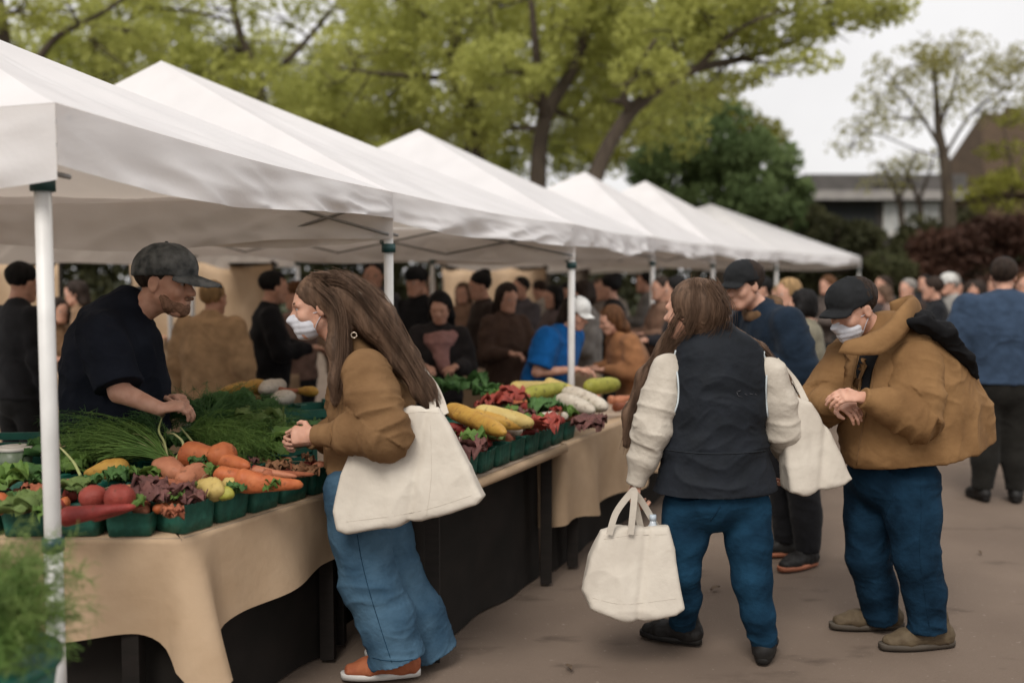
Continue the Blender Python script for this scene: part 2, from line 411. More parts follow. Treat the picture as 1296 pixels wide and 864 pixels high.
# ------------------------------------------------------------------ ground
gm = mat('asphalt', (.185, .140, .108), (.142, .106, .082), .9, .9, .35, 120, detail=8, spec=.2)
_t = gm.node_tree; _b = _t.nodes['Principled BSDF']
def stain_layer(t, b, scale, lo, hi, col, st=(1, 1, 1)):
    tcn = t.nodes.new('ShaderNodeTexCoord'); mpn = t.nodes.new('ShaderNodeMapping'); mpn.inputs['Scale'].default_value = st
    n = t.nodes.new('ShaderNodeTexNoise'); n.inputs['Scale'].default_value = scale; n.inputs['Detail'].default_value = 6
    r = t.nodes.new('ShaderNodeValToRGB'); r.color_ramp.elements[0].position = lo; r.color_ramp.elements[1].position = hi
    m = t.nodes.new('ShaderNodeMix'); m.data_type = 'RGBA'; m.inputs['B'].default_value = (*col, 1)
    old = b.inputs['Base Color'].links[0].from_socket
    t.links.new(tcn.outputs['Object'], mpn.inputs['Vector']); t.links.new(mpn.outputs['Vector'], n.inputs['Vector']); t.links.new(n.outputs['Fac'], r.inputs['Fac'])
    t.links.new(r.outputs['Color'], m.inputs['Factor']); t.links.new(old, m.inputs['A']); t.links.new(m.outputs['Result'], b.inputs['Base Color'])
stain_layer(_t, _b, 2.2, .60, .72, (.10, .074, .057), (1, 2.2, 1))
stain_layer(_t, _b, 38, .66, .74, (.24, .19, .155))
gm2 = mat('lawn_soil', (.06, .07, .025), (.04, .045, .02), .95, 3)
mb = MB(); mb.add([(-300, -60, -.01), (300, -60, -.01), (300, 500, -.01), (-300, 500, -.01)], [[0, 1, 2, 3]])
tag(mb.build('ground', gm2), kind='structure')
mb = MB(); mb.grid(lambda u, v: A(-14 + 40 * u, -6 + 32 * v, .012 * vnoise(A(u * 9, v * 7, 0)[None])[0] * (1 if v > .1 else 0)), 60, 60)
tag(mb.build('pavement', gm), kind='structure')
# fallen leaves and grit on the pavement
leafm = mat('dry_leaf', (.13, .09, .06), (.085, .06, .04), .9, 30)
for i, (px, py) in enumerate([(905, 745), (1240, 700), (720, 845)]):
    p = PZ(px, py, .014); a = rng.uniform(0, 6); L = rng.uniform(.02, .038)
    u = A(cos(a), sin(a), .0); w = A(-sin(a), cos(a), 0)
    mb = MB(); mb.grid(lambda s, t: p + u * L * (2 * t - 1) + w * L * .4 * sin(pi * min(max(t, .04), .96)) * (2 * s - 1) + A(0, 0, .004 + .007 * abs(2 * s - 1) + .004 * sin(5 * t)), 3, 6)
    tag(mb.build('dry_leaf', leafm), 'small dry brown leaf lying flat on the bare pavement', 'leaf', 'dry leaves on the pavement')

# ------------------------------------------------------------------ buildings
brick = mat('brick_wall', (.115, .075, .045), (.085, .055, .033), .9, 3, .2, 40)
roofm = mat('roof_tile', (.085, .056, .034), (.055, .037, .023), .9, 4, .3, 30)
fascia = mat('pale_fascia', (.33, .31, .29), (.27, .25, .24), .8, 3)
slate = mat('grey_roofing', (.12, .11, .105), (.085, .08, .076), .85, 2)
glass = mat('window_glass', (.30, .33, .34), (.06, .07, .075), .15, 1.2, spec=.6)
framem = mat('window_frame', (.5, .48, .45), None, .6)
darkwall = mat('dark_wall', (.05, .045, .038), (.035, .03, .027), .9, 3)
def hip_house(x, y, w, dp, he, hr, xr):
    r = empty('brick_house', (x + w / 2, y, 0), 'brown house with a steep hipped roof seen behind the bare tree', 'house')
    mb = MB(); mb.box((x, y, 0), (x + w, y + dp, he)); mb.build('wall', brick, r, False)
    e = .45; y0, y1, ym = y - e, y + dp + e, y + dp / 2
    V = [(x - e, y0, he - .1), (x + w + e, y0, he - .1), (x + w + e, y1, he - .1), (x - e, y1, he - .1), (xr, ym, hr), (x + w + e, ym, hr)]
    V += [(a, b, c - .2) for a, b, c in V[:4]]
    mb = MB(); mb.add(V, [[0, 1, 5, 4], [2, 3, 4, 5], [3, 0, 4], [1, 2, 5], [6, 7, 1, 0], [7, 8, 2, 1], [8, 9, 3, 2], [9, 6, 0, 3]])
    rf = mb.build('roof', roofm, r, False)
    mb = MB(); mb.box((xr + 1.2, ym - .3, hr - .6), (xr + 1.9, ym + .3, hr + .25)); mb.build('chimney', brick, rf, False)
    for wx in (.8, 2.6, 4.6): window(x + wx, y - .03, 1.2, 1.0, 1.4, r)
    return r
paleg = mat('blind_glass', (.46, .47, .46), (.33, .34, .34), .25, 2.5, spec=.5)
def window(x, y, z, w, h, r, n=2, gl=None):
    mb = MB(); t = .08
    mb.box((x, y - .02, z), (x + w, y + .06, z + t)); mb.box((x, y - .02, z + h - t), (x + w, y + .06, z + h))
    for i in range(n + 1):
        xx = x + (w - t) * i / n; mb.box((xx, y - .017, z + t), (xx + t, y + .057, z + h - t))
    f = mb.build('window', framem, r, False)
    mb = MB(); mb.box((x + .03, y + .015, z + .03), (x + w - .03, y + .025, z + h - .03)); mb.build('pane', gl or glass, f, False)
    mb = MB(); mb.box((x - .06, y - .12, z - .08), (x + w + .06, y + .05, z - .003)); mb.build('sill', framem, f, False)
hip_house(21.9, 46, 11, 6, W(1190, 238, 46)[2], W(1240, 143, 49)[2], W(1242, 143, 49)[0])
# low flat-roofed building
dl = 38; x0 = W(1022, 300, dl)[0]; x1 = W(1204, 300, dl)[0]; zt = W(1100, 222, dl)[2]; zf = W(1100, 250, dl)[2]
lb = empty('low_building', ((x0 + x1) / 2, dl, 0), 'low flat roofed building with a pale fascia and white framed windows', 'building')
mb = MB(); mb.box((x0, dl, 0), (x1, dl + 5, zf - .01)); mb.build('wall', darkwall, lb, False)
mb = MB(); mb.box((x0 - .3, dl - .5, zf), (x1 + .3, dl + 5.3, zt)); rf = mb.build('roof', slate, lb, False)
mb = MB(); mb.box((x0 - .34, dl - .56, zf - .12), (x1 + .34, dl - .503, zf + .22)); mb.build('fascia', fascia, rf, False)
for px in (1117, 1143, 1167):
    window(W(px, 300, dl)[0], dl - .04, W(1140, 297, dl)[2], .62, W(1140, 256, dl)[2] - W(1140, 297, dl)[2], lb, 2, paleg)
mb = MB(); mb.box((W(1035, 300, dl)[0], dl - .03, .02), (W(1108, 300, dl)[0], dl + .02, zf - .3)); mb.build('shutter', mat('dark_shutter', (.02, .022, .022)), lb, False)

# ------------------------------------------------------------------ trees
def leaf_mat(name, col, col2, trans=.35):
    return mat(name, col, col2, .7, .55, detail=5, trans=trans, spec=.2, lo=.38, hi=.62)
L_yel = leaf_mat('spring_leaf', (.49, .50, .145), (.38, .395, .11), .5)
L_pale = leaf_mat('pale_leaf', (.40, .38, .15), (.30, .28, .11), .5)
L_grn = leaf_mat('green_leaf', (.18, .24, .095), (.105, .155, .06), .42)
L_dark = leaf_mat('dark_leaf', (.085, .085, .038), (.048, .050, .022), .3)
L_red = leaf_mat('copper_leaf', (.085, .042, .028), (.05, .024, .016), .25)
L_lime = leaf_mat('lime_leaf', (.27, .27, .05), (.18, .18, .035), .45)
def leaf_cloud(centers, size, spread_n=None):
    n = len(centers); a = rng.normal(size=(n, 3)); a /= np.linalg.norm(a, axis=1, keepdims=True)
    b = np.cross(a, rng.normal(size=(n, 3))); b /= np.linalg.norm(b, axis=1, keepdims=True)
    s = size * rng.uniform(.6, 1.4, (n, 1)); a = a * s; b = b * s * .55
    c = np.asarray(centers)
    V = np.stack([c - a, c - b * .9 + a * .1, c + a, c + b * .9 + a * .1], 1).reshape(-1, 3)
    return V, np.arange(4 * n).reshape(n, 4)
def clump_pts(c, r, n):
    c = np.asarray(c); r = np.asarray(r)
    u = rng.normal(size=(n * 2, 3)); u /= np.linalg.norm(u, axis=1, keepdims=True)
    u *= rng.uniform(.15, 1, (n * 2, 1)) ** .5
    P = c + u * r
    k = vnoise(P * 1.6 / max(r.mean(), .5) * 1.4) + .35 * vnoise(P * 2.2)       # gaps
    return P[k > -.06][:int(n * .9)]
def tree(name, label, loc, limbs, clumps, lm, lsize, group=None, cat='tree', twig=.02, ntw=5):
    r = empty(name, loc, label, cat, group)
    mb = MB(); nodes = []
    for pts, r0, r1 in limbs:
        p = smooth_path(pts, 5); k = len(p)
        mb.tube(p, [r0 + (r1 - r0) * (i / (k - 1)) for i in range(k)], 8)
        nodes += [(q, r0 + (r1 - r0) * (i / (k - 1))) for i, q in enumerate(p)]
    NP = np.array([q for q, _ in nodes]); pts_all = []
    for c, rr, n in clumps:
        c = np.asarray(c); rr = np.asarray(rr) if not np.isscalar(rr) else A(rr, rr, rr)
        pts_all.append(clump_pts(c, rr, n))
        if ntw:
            j = np.argmin(np.linalg.norm(NP - c, axis=1) + .3 * (NP[:, 2] > c[2])); st = NP[j]; rad = min(nodes[j][1] * .6, .09)
            mid = (st + c) / 2 + rng.normal(size=3) * .12 * np.linalg.norm(c - st)
            pm = bez(st, mid, c, 6); mb.tube(pm, np.linspace(max(rad, twig), twig * .8, 6), 5)
            for q in range(ntw):
                e = c + rng.normal(size=3) * rr * .55; mb.tube(bez(pm[3 + q % 3], (pm[4] + e) / 2 + rng.normal(size=3) * .1, e, 5), np.linspace(twig, twig * .35, 5), 4)
    mb.build('trunk', M['bark'], r)
    V, f = leaf_cloud(np.concatenate(pts_all), lsize); mesh_obj('crown', V, f, lm, r, False)
    return r
def cl(px, py, d, rx, ry=None, n=900, rd=None):   # clump: radii given in photo pixels
    s = d / FPX; ry = ry or rx; return (W(px, py, d), A(rx * s, (rd or rx) * s, ry * s), n)
# wide spring tree, three stems
T = 19.0
tree('spring_tree', 'tall tree with a thick forked trunk and yellow green spring leaves behind the tents', W(685, 352, T) * A(1, 1, 0),
     [([W(684, 480, T) * A(1, 1, 0), W(684, 300, T), W(681, 225, T), W(690, 150, T), W(726, 85, T + .3), W(748, 20, T), W(765, -60, T)], .20, .08),
      ([W(690, 150, T), W(682, 110, T - .4), W(678, 60, T - .8), W(670, -20, T - 1)], .12, .05),
      ([W(722, 90, T + .3), W(760, 50, T + 1), W(800, -10, T + 1)], .14, .05)],
     [cl(700, 30, T, 90, 60, 2300), cl(640, 90, T - 1, 70, 45, 1700), cl(755, 70, T + 1, 75, 50, 1900), cl(600, 20, T + .5, 85, 55, 2200), cl(690, 110, T + 1, 60, 40, 1300),
      cl(640, 165, T + 1.5, 60, 35, 1100), cl(735, 150, T + 1.5, 55, 35, 1000), cl(790, 15, T, 80, 50, 2000), cl(720, -60, T, 140, 60, 2500), cl(590, -50, T, 120, 60, 1800), cl(560, 120, T + 1.5, 60, 45, 1300)], L_yel, .062)
T2 = 17.5
tree('leaning_tree', 'tree leaning out with one long limb and yellow green leaves over the tent peaks', W(745, 352, T2) * A(1, 1, 0),
     [([W(728, 420, T2) * A(1, 1, 0), W(738, 300, T2), W(757, 214, T2), W(792, 150, T2), W(832, 112, T2), W(878, 88, T2), W(940, 74, T2 + .5), W(1010, 50, T2 + 1), W(1060, 10, T2 + 1)], .175, .03),
      ([W(796, 146, T2), W(790, 120, T2 - .3), W(800, 95, T2 - .5), W(830, 50, T2 - 1)], .07, .03),
      ([W(880, 88, T2), W(930, 40, T2 - .5), W(985, 15, T2 - 1)], .06, .02),
      ([W(930, 76, T2 + .5), W(980, 78, T2 + .2), W(1040, 70, T2)], .035, .012)],
     [cl(850, 40, T2, 75, 42, 1900), cl(905, 15, T2, 75, 40, 1700), cl(965, 10, T2, 70, 34, 1500), cl(1030, 5, T2 + .5, 75, 34, 1500), cl(1100, -5, T2 + 1, 70, 34, 1300), cl(1060, 30, T2 + 1, 60, 20, 420), cl(1120, 15, T2 + 1, 45, 18, 300), cl(820, 90, T2 - .5, 50, 30, 1000),
      cl(940, 55, T2 + .5, 60, 22, 800), cl(1000, 45, T2 + 1, 60, 24, 800), cl(870, 125, T2 + 2, 60, 24, 600), cl(770, 130, T2 + 2, 45, 40, 900), cl(860, -40, T2, 160, 50, 2200), cl(835, 165, T2 + 4, 70, 40, 1000), cl(1020, 80, T2, 50, 14, 300), cl(960, 95, T2, 45, 12, 260), cl(910, 105, T2 + .5, 45, 14, 300)], L_yel, .058)
T3 = 21.0
tree('spreading_tree', 'tree with a thin dark trunk and one level side branch among yellow green leaves', W(585, 352, T3) * A(1, 1, 0),
     [([W(600, 430, T3) * A(1, 1, 0), W(600, 300, T3), W(606, 185, T3), W(600, 140, T3), W(574, 98, T3), W(577, 40, T3), W(600, -30, T3)], .16, .12),
      ([W(578, 100, T3), W(530, 97, T3 - .5), W(480, 93, T3 - 1), W(425, 86, T3 - 1.4)], .075, .018),
      ([W(592, 300, T3 + .3), W(592, 200, T3 + .3), W(588, 150, T3 + .3), W(600, 105, T3)], .07, .04),
      ([W(577, 60, T3), W(620, 10, T3 + 1), W(650, -30, T3 + 1)], .09, .04), ([W(577, 45, T3), W(520, 10, T3), W(470, -20, T3)], .08, .03)],
     [cl(520, 60, T3, 70, 40, 1700), cl(470, 130, T3 + 1, 75, 45, 1900), cl(540, 150, T3 + 1, 70, 40, 1700), cl(420, 160, T3 + 1, 60, 35, 1300), cl(500, 0, T3, 80, 45, 1700), cl(560, -20, T3, 80, 50, 1700),
      cl(440, 60, T3 - 1, 45, 28, 600), cl(610, 150, T3 + 2, 50, 40, 1000), cl(400, 110, T3 + 1, 60, 30, 1100)], L_yel, .064)
T4 = 24.0
tree('broad_tree', 'broad loose crowned tree above the second tent peak with sky showing through', W(330, 352, T4) * A(1, 1, 0),
     [([W(330, 420, T4) * A(1, 1, 0), W(330, 300, T4), W(322, 200, T4), W(330, 110, T4), W(300, 30, T4), W(290, -60, T4)], .2, .06), ([W(330, 110, T4), W(380, 60, T4), W(430, 0, T4)], .1, .04)],
     [cl(330, 120, T4, 80, 40, 1900), cl(260, 100, T4, 70, 40, 1700), cl(200, 60, T4, 70, 30, 1300), cl(390, 90, T4 + 1, 70, 35, 1500), cl(300, 65, T4, 60, 30, 1000), cl(350, 170, T4, 100, 40, 2000), cl(230, 150, T4, 90, 40, 1700),
      cl(150, 20, T4, 60, 35, 1100), cl(430, 150, T4, 70, 40, 1400), cl(350, 20, T4, 60, 22, 350), cl(270, 10, T4, 70, 25, 380), cl(420, 10, T4, 60, 25, 500), cl(190, -20, T4, 80, 35, 900), cl(320, -60, T4, 160, 40, 1500), cl(450, 230, T4, 80, 50, 1200)], L_yel, .075)
T5 = 18.0
tree('edge_tree', 'tree with a dark slanting branch and sparse leaves beside the nearest tent roof', W(30, 352, T5) * A(1, 1, 0),
     [([W(-20, 420, T5) * A(1, 1, 0), W(-10, 250, T5), W(5, 120, T5), W(6, 50, T5), W(-5, -30, T5)], .2, .07),
      ([W(5, 140, T5), W(45, 80, T5), W(75, 45, T5), W(120, 22, T5), W(170, -10, T5)], .09, .03)],
     [cl(120, 60, T5, 45, 30, 700), cl(90, 15, T5, 55, 22, 420), cl(30, 10, T5, 50, 30, 620), cl(150, 100, T5 + 1, 50, 30, 900), cl(90, 110, T5 + 1, 45, 25, 600), cl(20, 70, T5, 30, 20, 160), cl(-30, 40, T5, 60, 50, 900), cl(175, 45, T5 + 1, 40, 25, 500), cl(60, -40, T5, 90, 35, 700)], L_yel, .055)
T6 = 23.0
tree('dense_tree', 'dense dark green rounded tree beyond the far tents', W(912, 352, T6) * A(1, 1, 0),
     [([W(912, 420, T6) * A(1, 1, 0), W(912, 300, T6), W(908, 220, T6), W(915, 160, T6)], .2, .06)],
     [cl(905, 190, T6, 75, 42, 3600), cl(850, 215, T6, 60, 38, 2500), cl(960, 205, T6, 55, 38, 2500), cl(930, 250, T6, 80, 40, 3600), cl(990, 245, T6, 40, 35, 1800), cl(910, 150, T6, 45, 22, 1200), cl(985, 290, T6, 45, 30, 1700), cl(860, 260, T6, 70, 40, 2500)], L_grn, .085, ntw=3)
tree('yellowing_tree', 'pale green tree top rising behind the dense dark tree', W(905, 352, 27) * A(1, 1, 0),
     [([W(880, 420, 27) * A(1, 1, 0), W(880, 300, 27), W(880, 150, 27), W(890, 120, 27)], .16, .05)],
     [cl(890, 135, 27, 55, 22, 1100), cl(930, 150, 27, 50, 20, 900), cl(850, 150, 27, 50, 26, 1100), cl(960, 170, 27, 40, 20, 700), cl(800, 185, 27, 60, 35, 1400)], L_lime, .08, ntw=3)
T9 = 30.0
tree('backdrop_tree', 'wide yellow green tree filling the gap behind the spring trees', W(560, 352, T9) * A(1, 1, 0),
     [([W(500, 420, T9) * A(1, 1, 0), W(500, 300, T9), W(510, 200, T9), W(520, 100, T9)], .25, .08), ([W(505, 220, T9), W(600, 150, T9), W(720, 120, T9)], .14, .05)],
     [cl(x_, y_, T9 + (x_ % 3), 78, 44, 1900) for x_, y_ in ((60, 90), (140, 110), (220, 130), (300, 140), (120, 40), (220, 60), (320, 80), (20, 60), (180, 5), (380, 200), (450, 200), (520, 190), (590, 180), (650, 190), (710, 190), (770, 180), (420, 140), (500, 130), (580, 110), (660, 120), (740, 110), (800, 130), (850, 110), (460, 70), (560, 50), (660, 60), (760, 60), (840, 60), (620, 10), (720, 10), (520, 10), (820, 10), (880, 30))], L_yel, .095, ntw=3)
T7 = 26.0
tree('bare_tree', 'thin nearly bare tree with pale buds in front of the brick house', W(1198, 352, T7) * A(1, 1, 0),
     [([W(1208, 420, T7) * A(1, 1, 0), W(1203, 300, T7), W(1197, 215, T7), W(1188, 165, T7), W(1185, 120, T7), W(1180, 70, T7)], .22, .04),
      ([W(1192, 190, T7), W(1165, 145, T7), W(1140, 115, T7), W(1120, 90, T7)], .06, .015), ([W(1188, 160, T7), W(1205, 120, T7), W(1215, 80, T7), W(1230, 60, T7)], .06, .015),
      ([W(1194, 200, T7), W(1225, 150, T7), W(1260, 120, T7), W(1290, 100, T7)], .05, .012), ([W(1170, 150, T7), W(1130, 150, T7), W(1090, 140, T7)], .03, .01), ([W(1197, 200, T7), W(1160, 190, T7), W(1110, 170, T7), W(1080, 172, T7)], .03, .01)],
     [cl(1150, 85, T7, 55, 26, 756), cl(1200, 65, T7, 60, 24, 828), cl(1250, 95, T7, 50, 26, 684), cl(1110, 120, T7, 35, 22, 324), cl(1195, 110, T7, 60, 28, 684), cl(1280, 130, T7, 40, 28, 540), cl(1095, 160, T7, 40, 18, 270), cl(1235, 140, T7, 50, 24, 432), cl(1140, 150, T7, 45, 24, 342), cl(1080, 185, T7, 40, 14, 162), cl(1285, 75, T7, 35, 20, 288)], L_pale, .060, twig=.014, ntw=7)
T8 = 29.0
for i, (px, lab) in enumerate([(1140, 'slender tree with thin stems standing before the low building'), (1165, 'second slender tree close to the trunk of the bare tree')]):
    tree('slender_tree', lab, W(px, 352, T8) * A(1, 1, 0),
         [([W(px + 5, 420, T8) * A(1, 1, 0), W(px + 3, 300, T8), W(px - 6, 245, T8), W(px - 25, 205, T8)], .13, .03), ([W(px - 2, 255, T8), W(px + 12, 215, T8), W(px + 18, 190, T8)], .06, .02)],
         [cl(px - 20, 215, T8, 30, 14, 170), cl(px + 12, 205, T8, 30, 16, 200), cl(px - 35, 235, T8, 25, 12, 80)], L_pale, .055, twig=.013, ntw=6)
tree('lime_tree', 'small bright lime tree in front of the brick gable', W(1270, 352, 24) * A(1, 1, 0),
     [([W(1275, 420, 24) * A(1, 1, 0), W(1273, 300, 24), W(1282, 230, 24), W(1270, 160, 24)], .08, .02)],
     [cl(1255, 235, 24, 40, 14, 450), cl(1290, 225, 24, 40, 18, 500), cl(1275, 190, 24, 40, 14, 260), cl(1230, 245, 24, 28, 10, 180), cl(1290, 150, 24, 30, 16, 150), cl(1262, 262, 24, 40, 10, 200)], L_lime, .065, ntw=4)
tree('copper_shrub', 'dark copper leaved shrub below the brick house', W(1240, 352, 21) * A(1, 1, 0),
     [([W(1240, 400, 21) * A(1, 1, 0), W(1240, 330, 21), W(1240, 290, 21)], .06, .02)],
     [cl(1200, 310, 21, 50, 26, 1900), cl(1255, 300, 21, 50, 30, 2100), cl(1290, 310, 21, 45, 40, 1800), cl(1230, 345, 21, 90, 28, 2200), cl(1180, 335, 21, 40, 22, 900)], L_red, .08, cat='shrub', ntw=2)
tree('dark_shrub', 'dark olive shrub behind the end of the tent row', W(1060, 352, 23) * A(1, 1, 0),
     [([W(1060, 400, 23) * A(1, 1, 0), W(1060, 330, 23), W(1060, 290, 23)], .06, .02)],
     [cl(1040, 300, 23, 45, 30, 1900), cl(1085, 310, 23, 40, 30, 1700), cl(1010, 305, 23, 40, 32, 1600), cl(1112, 335, 23, 40, 18, 900), cl(1050, 345, 23, 90, 28, 2000)], L_dark, .08, cat='shrub', ntw=2)
tree('pale_shrub', 'low pale green shrub just past the last tent corner', W(1128, 352, 20) * A(1, 1, 0),
     [([W(1128, 400, 20) * A(1, 1, 0), W(1128, 350, 20), W(1128, 335, 20)], .04, .02)],
     [cl(1120, 330, 20, 28, 14, 600), cl(1138, 342, 20, 26, 14, 600)], leaf_mat('sage_leaf', (.10, .105, .045), (.06, .065, .03)), .05, cat='shrub', ntw=2)
# long clipped hedge far behind the stalls
hp = []
for i in range(52000):
    t = rng.uniform(); x = -24 + 44 * t; hp.append((x, 27 + .06 * x + rng.uniform(-.6, .6), rng.uniform(0, 1) ** .7 * (3.1 + .4 * sin(x * 1.7) + .3 * sin(x * 4.1))))
hd = empty('hedge', (-4, 27, 0), 'long dark hedge closing the view behind the market stalls', 'hedge')
V, f = leaf_cloud(np.array(hp), .12); mesh_obj('foliage', V, f, L_dark, hd, False)
mb = MB()
for x in np.arange(-23.5, 19.6, 1.1): mb.tube([A(x, 27 + .06 * x, 0), A(x + .05, 27 + .06 * x, 1), A(x, 27 + .06 * x, 2)], [.04, .03, .015], 5)
mb.build('stem', M['bark'], hd)

# ------------------------------------------------------------------ tents
F_ = [W(70, 130, 3.0), W(497, 243, 5.05), W(728, 284, 6.9), W(829, 300, 10.7), W(905, 310, 13.5), W(985, 318, 16.5), W(1090, 325, 20.5)]
pk = [W(-118, 2, 4.45), W(204, 77, 7.06), W(530, 164, 9.77), W(740, 217, 12.4), W(817, 229, 15.4), W(900, 258, 19.0), W(970, 290, 27)]
EZ = 2.12
def flatz(p, z=EZ): return A(p[0], p[1], z)
tents = []
tents.append((F_[0], F_[1], A(-3.25, 6.3, EZ), A(-4.35, 3.55, EZ), pk[0]))
tents.append((F_[1], F_[2], A(-3.2, 9.3, EZ), A(-4.2, 6.5, EZ), pk[1]))
tents.append((F_[2], F_[3], A(-2.7, 12.5, EZ), A(-3.1, 9.5, EZ), pk[2]))
for i in (3, 4, 5):
    c = pk[i]; tents.append((F_[i], F_[i + 1], flatz(2 * c - F_[i]), flatz(2 * c - F_[i + 1]), c))
tents.append((A(5.4, 24.4, EZ), A(8.6, 26, EZ), A(8.2, 29.4, EZ), A(5, 28, EZ), pk[6]))
tlab = ['white pop up canopy nearest the camera covering the seller and the carrots', 'white pop up canopy with its peak just past the nearest tent roof',
        'third white canopy from the camera, its peak before the level branch', 'fourth white pop up canopy from the camera, its peak near the leaning trunk',
        'fifth white pop up canopy, its peak close behind the fourth one', 'white pop up canopy closing the row, its corner nearest the pale shrub',
        'small far white canopy tip showing past the end of the tent row']
def canopy_tent(i, FA, FB, BB, BA, P):
    cen = (FA + FB + BA + BB) / 4
    r = empty('canopy_tent', (cen[0], cen[1], 0), tlab[i], 'tent', 'white canopy tents in a row')
    cor = [FA, FB, BB, BA]; drop = [.215, .26, .34, .26]; nu = 44 if i < 3 else 22
    mb = MB()
    for e in range(4):
        a, b = cor[e], cor[(e + 1) % 4]
        def roof(u, v, a=a, b=b, e=e):
            base = a + (b - a) * u; base = base + A(0, 0, -.02 * sin(pi * u))
            p = base + (P - base) * v
            sag = -.05 * sin(pi * v) * sin(pi * u) - .012
            w = .014 * (1 - v) ** 1.5 * sin(pi * min(max(u, 0), 1)) * (sin(23 * u + 6 * v + i + e) + .7 * sin(41 * u - 9 * v))
            w += .016 * vnoise(A(u * 5, v * 4, i * 7 + e)[None])[0] * sin(pi * u)
            return p + A(0, 0, (sag + w) * (1 - v ** 6) * (1 - math.exp(-14 * v)))
        mb.grid(roof, nu, 18)
    mb.build('roof', M['canopy'], r)
    for e in range(4):
        a, b = cor[e], cor[(e + 1) % 4]; d = nrm(b - a); out = nrm(np.cross(d, A(0, 0, 1))); L = np.linalg.norm(b - a)
        if out.dot(cen - a) > 0: out = -out
        def val(u, v, a=a, b=b, out=out, L=L, e=e):
            p = a + (b - a) * u + A(0, 0, -.02 * sin(pi * u) - .002)
            s = u * L; amp = v * (sin(pi * u) ** .4)
            wv = .022 * sin(4.3 * s + i + e * 2) + .014 * sin(9.1 * s + 2.2 * v + 1.7 * i) + .012 * sin(17 * s - 3 * v) + .030 * (.5 + .5 * ridge(A(s * 2.1 + v * 1.7, v * 1.5 - s * .9, i + e * 5)[None])[0]) ** 2 + .012 * ridge(A(s * 5 - v * 2.0, v * 2.4 + s * 1.3, i + e * 5)[None])[0]
            lift = .035 * (4 * (u - .5) ** 2) * v
            return p + out * (.001 + .004 * sin(pi * u) + wv * amp + .03 * v * sin(pi * u)) + A(0, 0, -(drop[e] - ((.06 * u if i == 0 else .05) if e == 0 else 0)) * v + lift - .018 * v * sin(3.1 * s + i))
        mb = MB(); mb.grid(val, 120 if i < 2 else (70 if i == 2 else 28), 16); mb.build('valance', M['canopy'], r)
    legs = [0, 3] if i < 5 else [0, 1, 2, 3]
    if i == 2: legs = [0, 3, 2]
    if i == 1: legs = [0, 3, 2]
    if i == 0: legs = [0, 3]
    for q in legs:
        c = cor[q]; inn = nrm((cen - c) * A(1, 1, 0)); b = c + inn * (.085 if i == 0 else .05); b = A(b[0], b[1], 0)
        if i == 0 and q == 0: b = W(54, 235, 3.11) * A(1, 1, 0)
        top = c[2] - .03
        rr = .024 if i else .0255
        mb = MB(); mb.tube([b + A(0, 0, .01), b + A(0, 0, top)], rr, 14)
        if i == 0: mb.tube([b + A(0, 0, .01), b + A(0, 0, .80)], rr + .003, 14)
        lg = mb.build('leg', M['post'], r)
        zc = top - .20 if i == 0 else top - .25
        mb = MB(); mb.tube([b + A(0, 0, zc - .022), b + A(0, 0, zc + .022)], rr + .012, 14)
        mb.tube([b + A(0, 0, zc + .02) + inn * .02, b + A(0, 0, zc + .035) + inn * .08], [.016, .012], 6)
        mb.build('collar', M['collar'], lg)
        if i == 0: mb = MB(); mb.tube([b + A(0, 0, .785), b + A(0, 0, .83)], rr + .008, 14); mb.build('collar', M['collar'], lg)
        mb = MB(); mb.box((b[0] - .07, b[1] - .07, .014), (b[0] + .07, b[1] + .07, .024)); mb.build('foot_plate', M['truss'], lg, False)
    for e in range(4):                                                # scissor truss under the roof
        a, b = cor[e] + A(0, 0, -.035), cor[(e + 1) % 4] + A(0, 0, -.035); inn = nrm((cen - (a + b) / 2) * A(1, 1, 0)) * .05
        a = a + inn; b = b + inn; mb = MB()
        for t0, t1 in ((0, .25), (.25, .5), (.5, .75), (.75, 1)):
            p, q = a + (b - a) * t0, a + (b - a) * t1; h = A(0, 0, -.18 if e != 0 else -.085)
            mb.tube([p, q + h], .008, 4); mb.tube([p + h, q], .008, 4)
        mb.build('truss', M['truss'], r)
    mb = MB(); mb.tube([P * A(1, 1, 0) + A(0, 0, EZ + .1), P + A(0, 0, -.02)], .015, 6); mb.build('centre_pole', M['truss'], r)
for i, t in enumerate(tents): canopy_tent(i, *t)

for px0, px1, d, lab in ((-90, 75, 10.2, 'tan canvas screen hanging at the back of the stalls past the nearest post'), (165, 345, 10.6, 'tan canvas screen hanging at the back of the stalls behind the seller'), (560, 690, 14.2, 'brown canvas screen far back beyond the blue shirt')):
    a, b = W(px0, 353, d), W(px1, 353, d); r = empty('canvas_screen', ((a[0] + b[0]) / 2, d, 0), lab, 'screen'); L = b[0] - a[0]
    mb = MB(); mb.grid(lambda u, v: A(a[0] + L * u, d + .03 * sin(u * L * 7) + .02 * sin(u * L * 17 + 2 * v), 1.80 - 1.35 * v - .02 * sin(pi * u * 3)), 60, 12)
    sc_ = mb.build('screen_cloth', M['cloth'], r); md = sc_.modifiers.new('thickness', 'SOLIDIFY'); md.thickness = .004
    for x_ in (a[0], b[0]):
        mb = MB(); mb.tube([A(x_, d + .02, .005), A(x_, d + .02, 1.84)], .02, 8); mb.build('post', M['wood'], r)
    mb = MB(); mb.tube([A(a[0] - .05, d + .02, 1.80), A(b[0] + .05, d + .02, 1.80)], .018, 8); mb.build('rail', M['wood'], r)

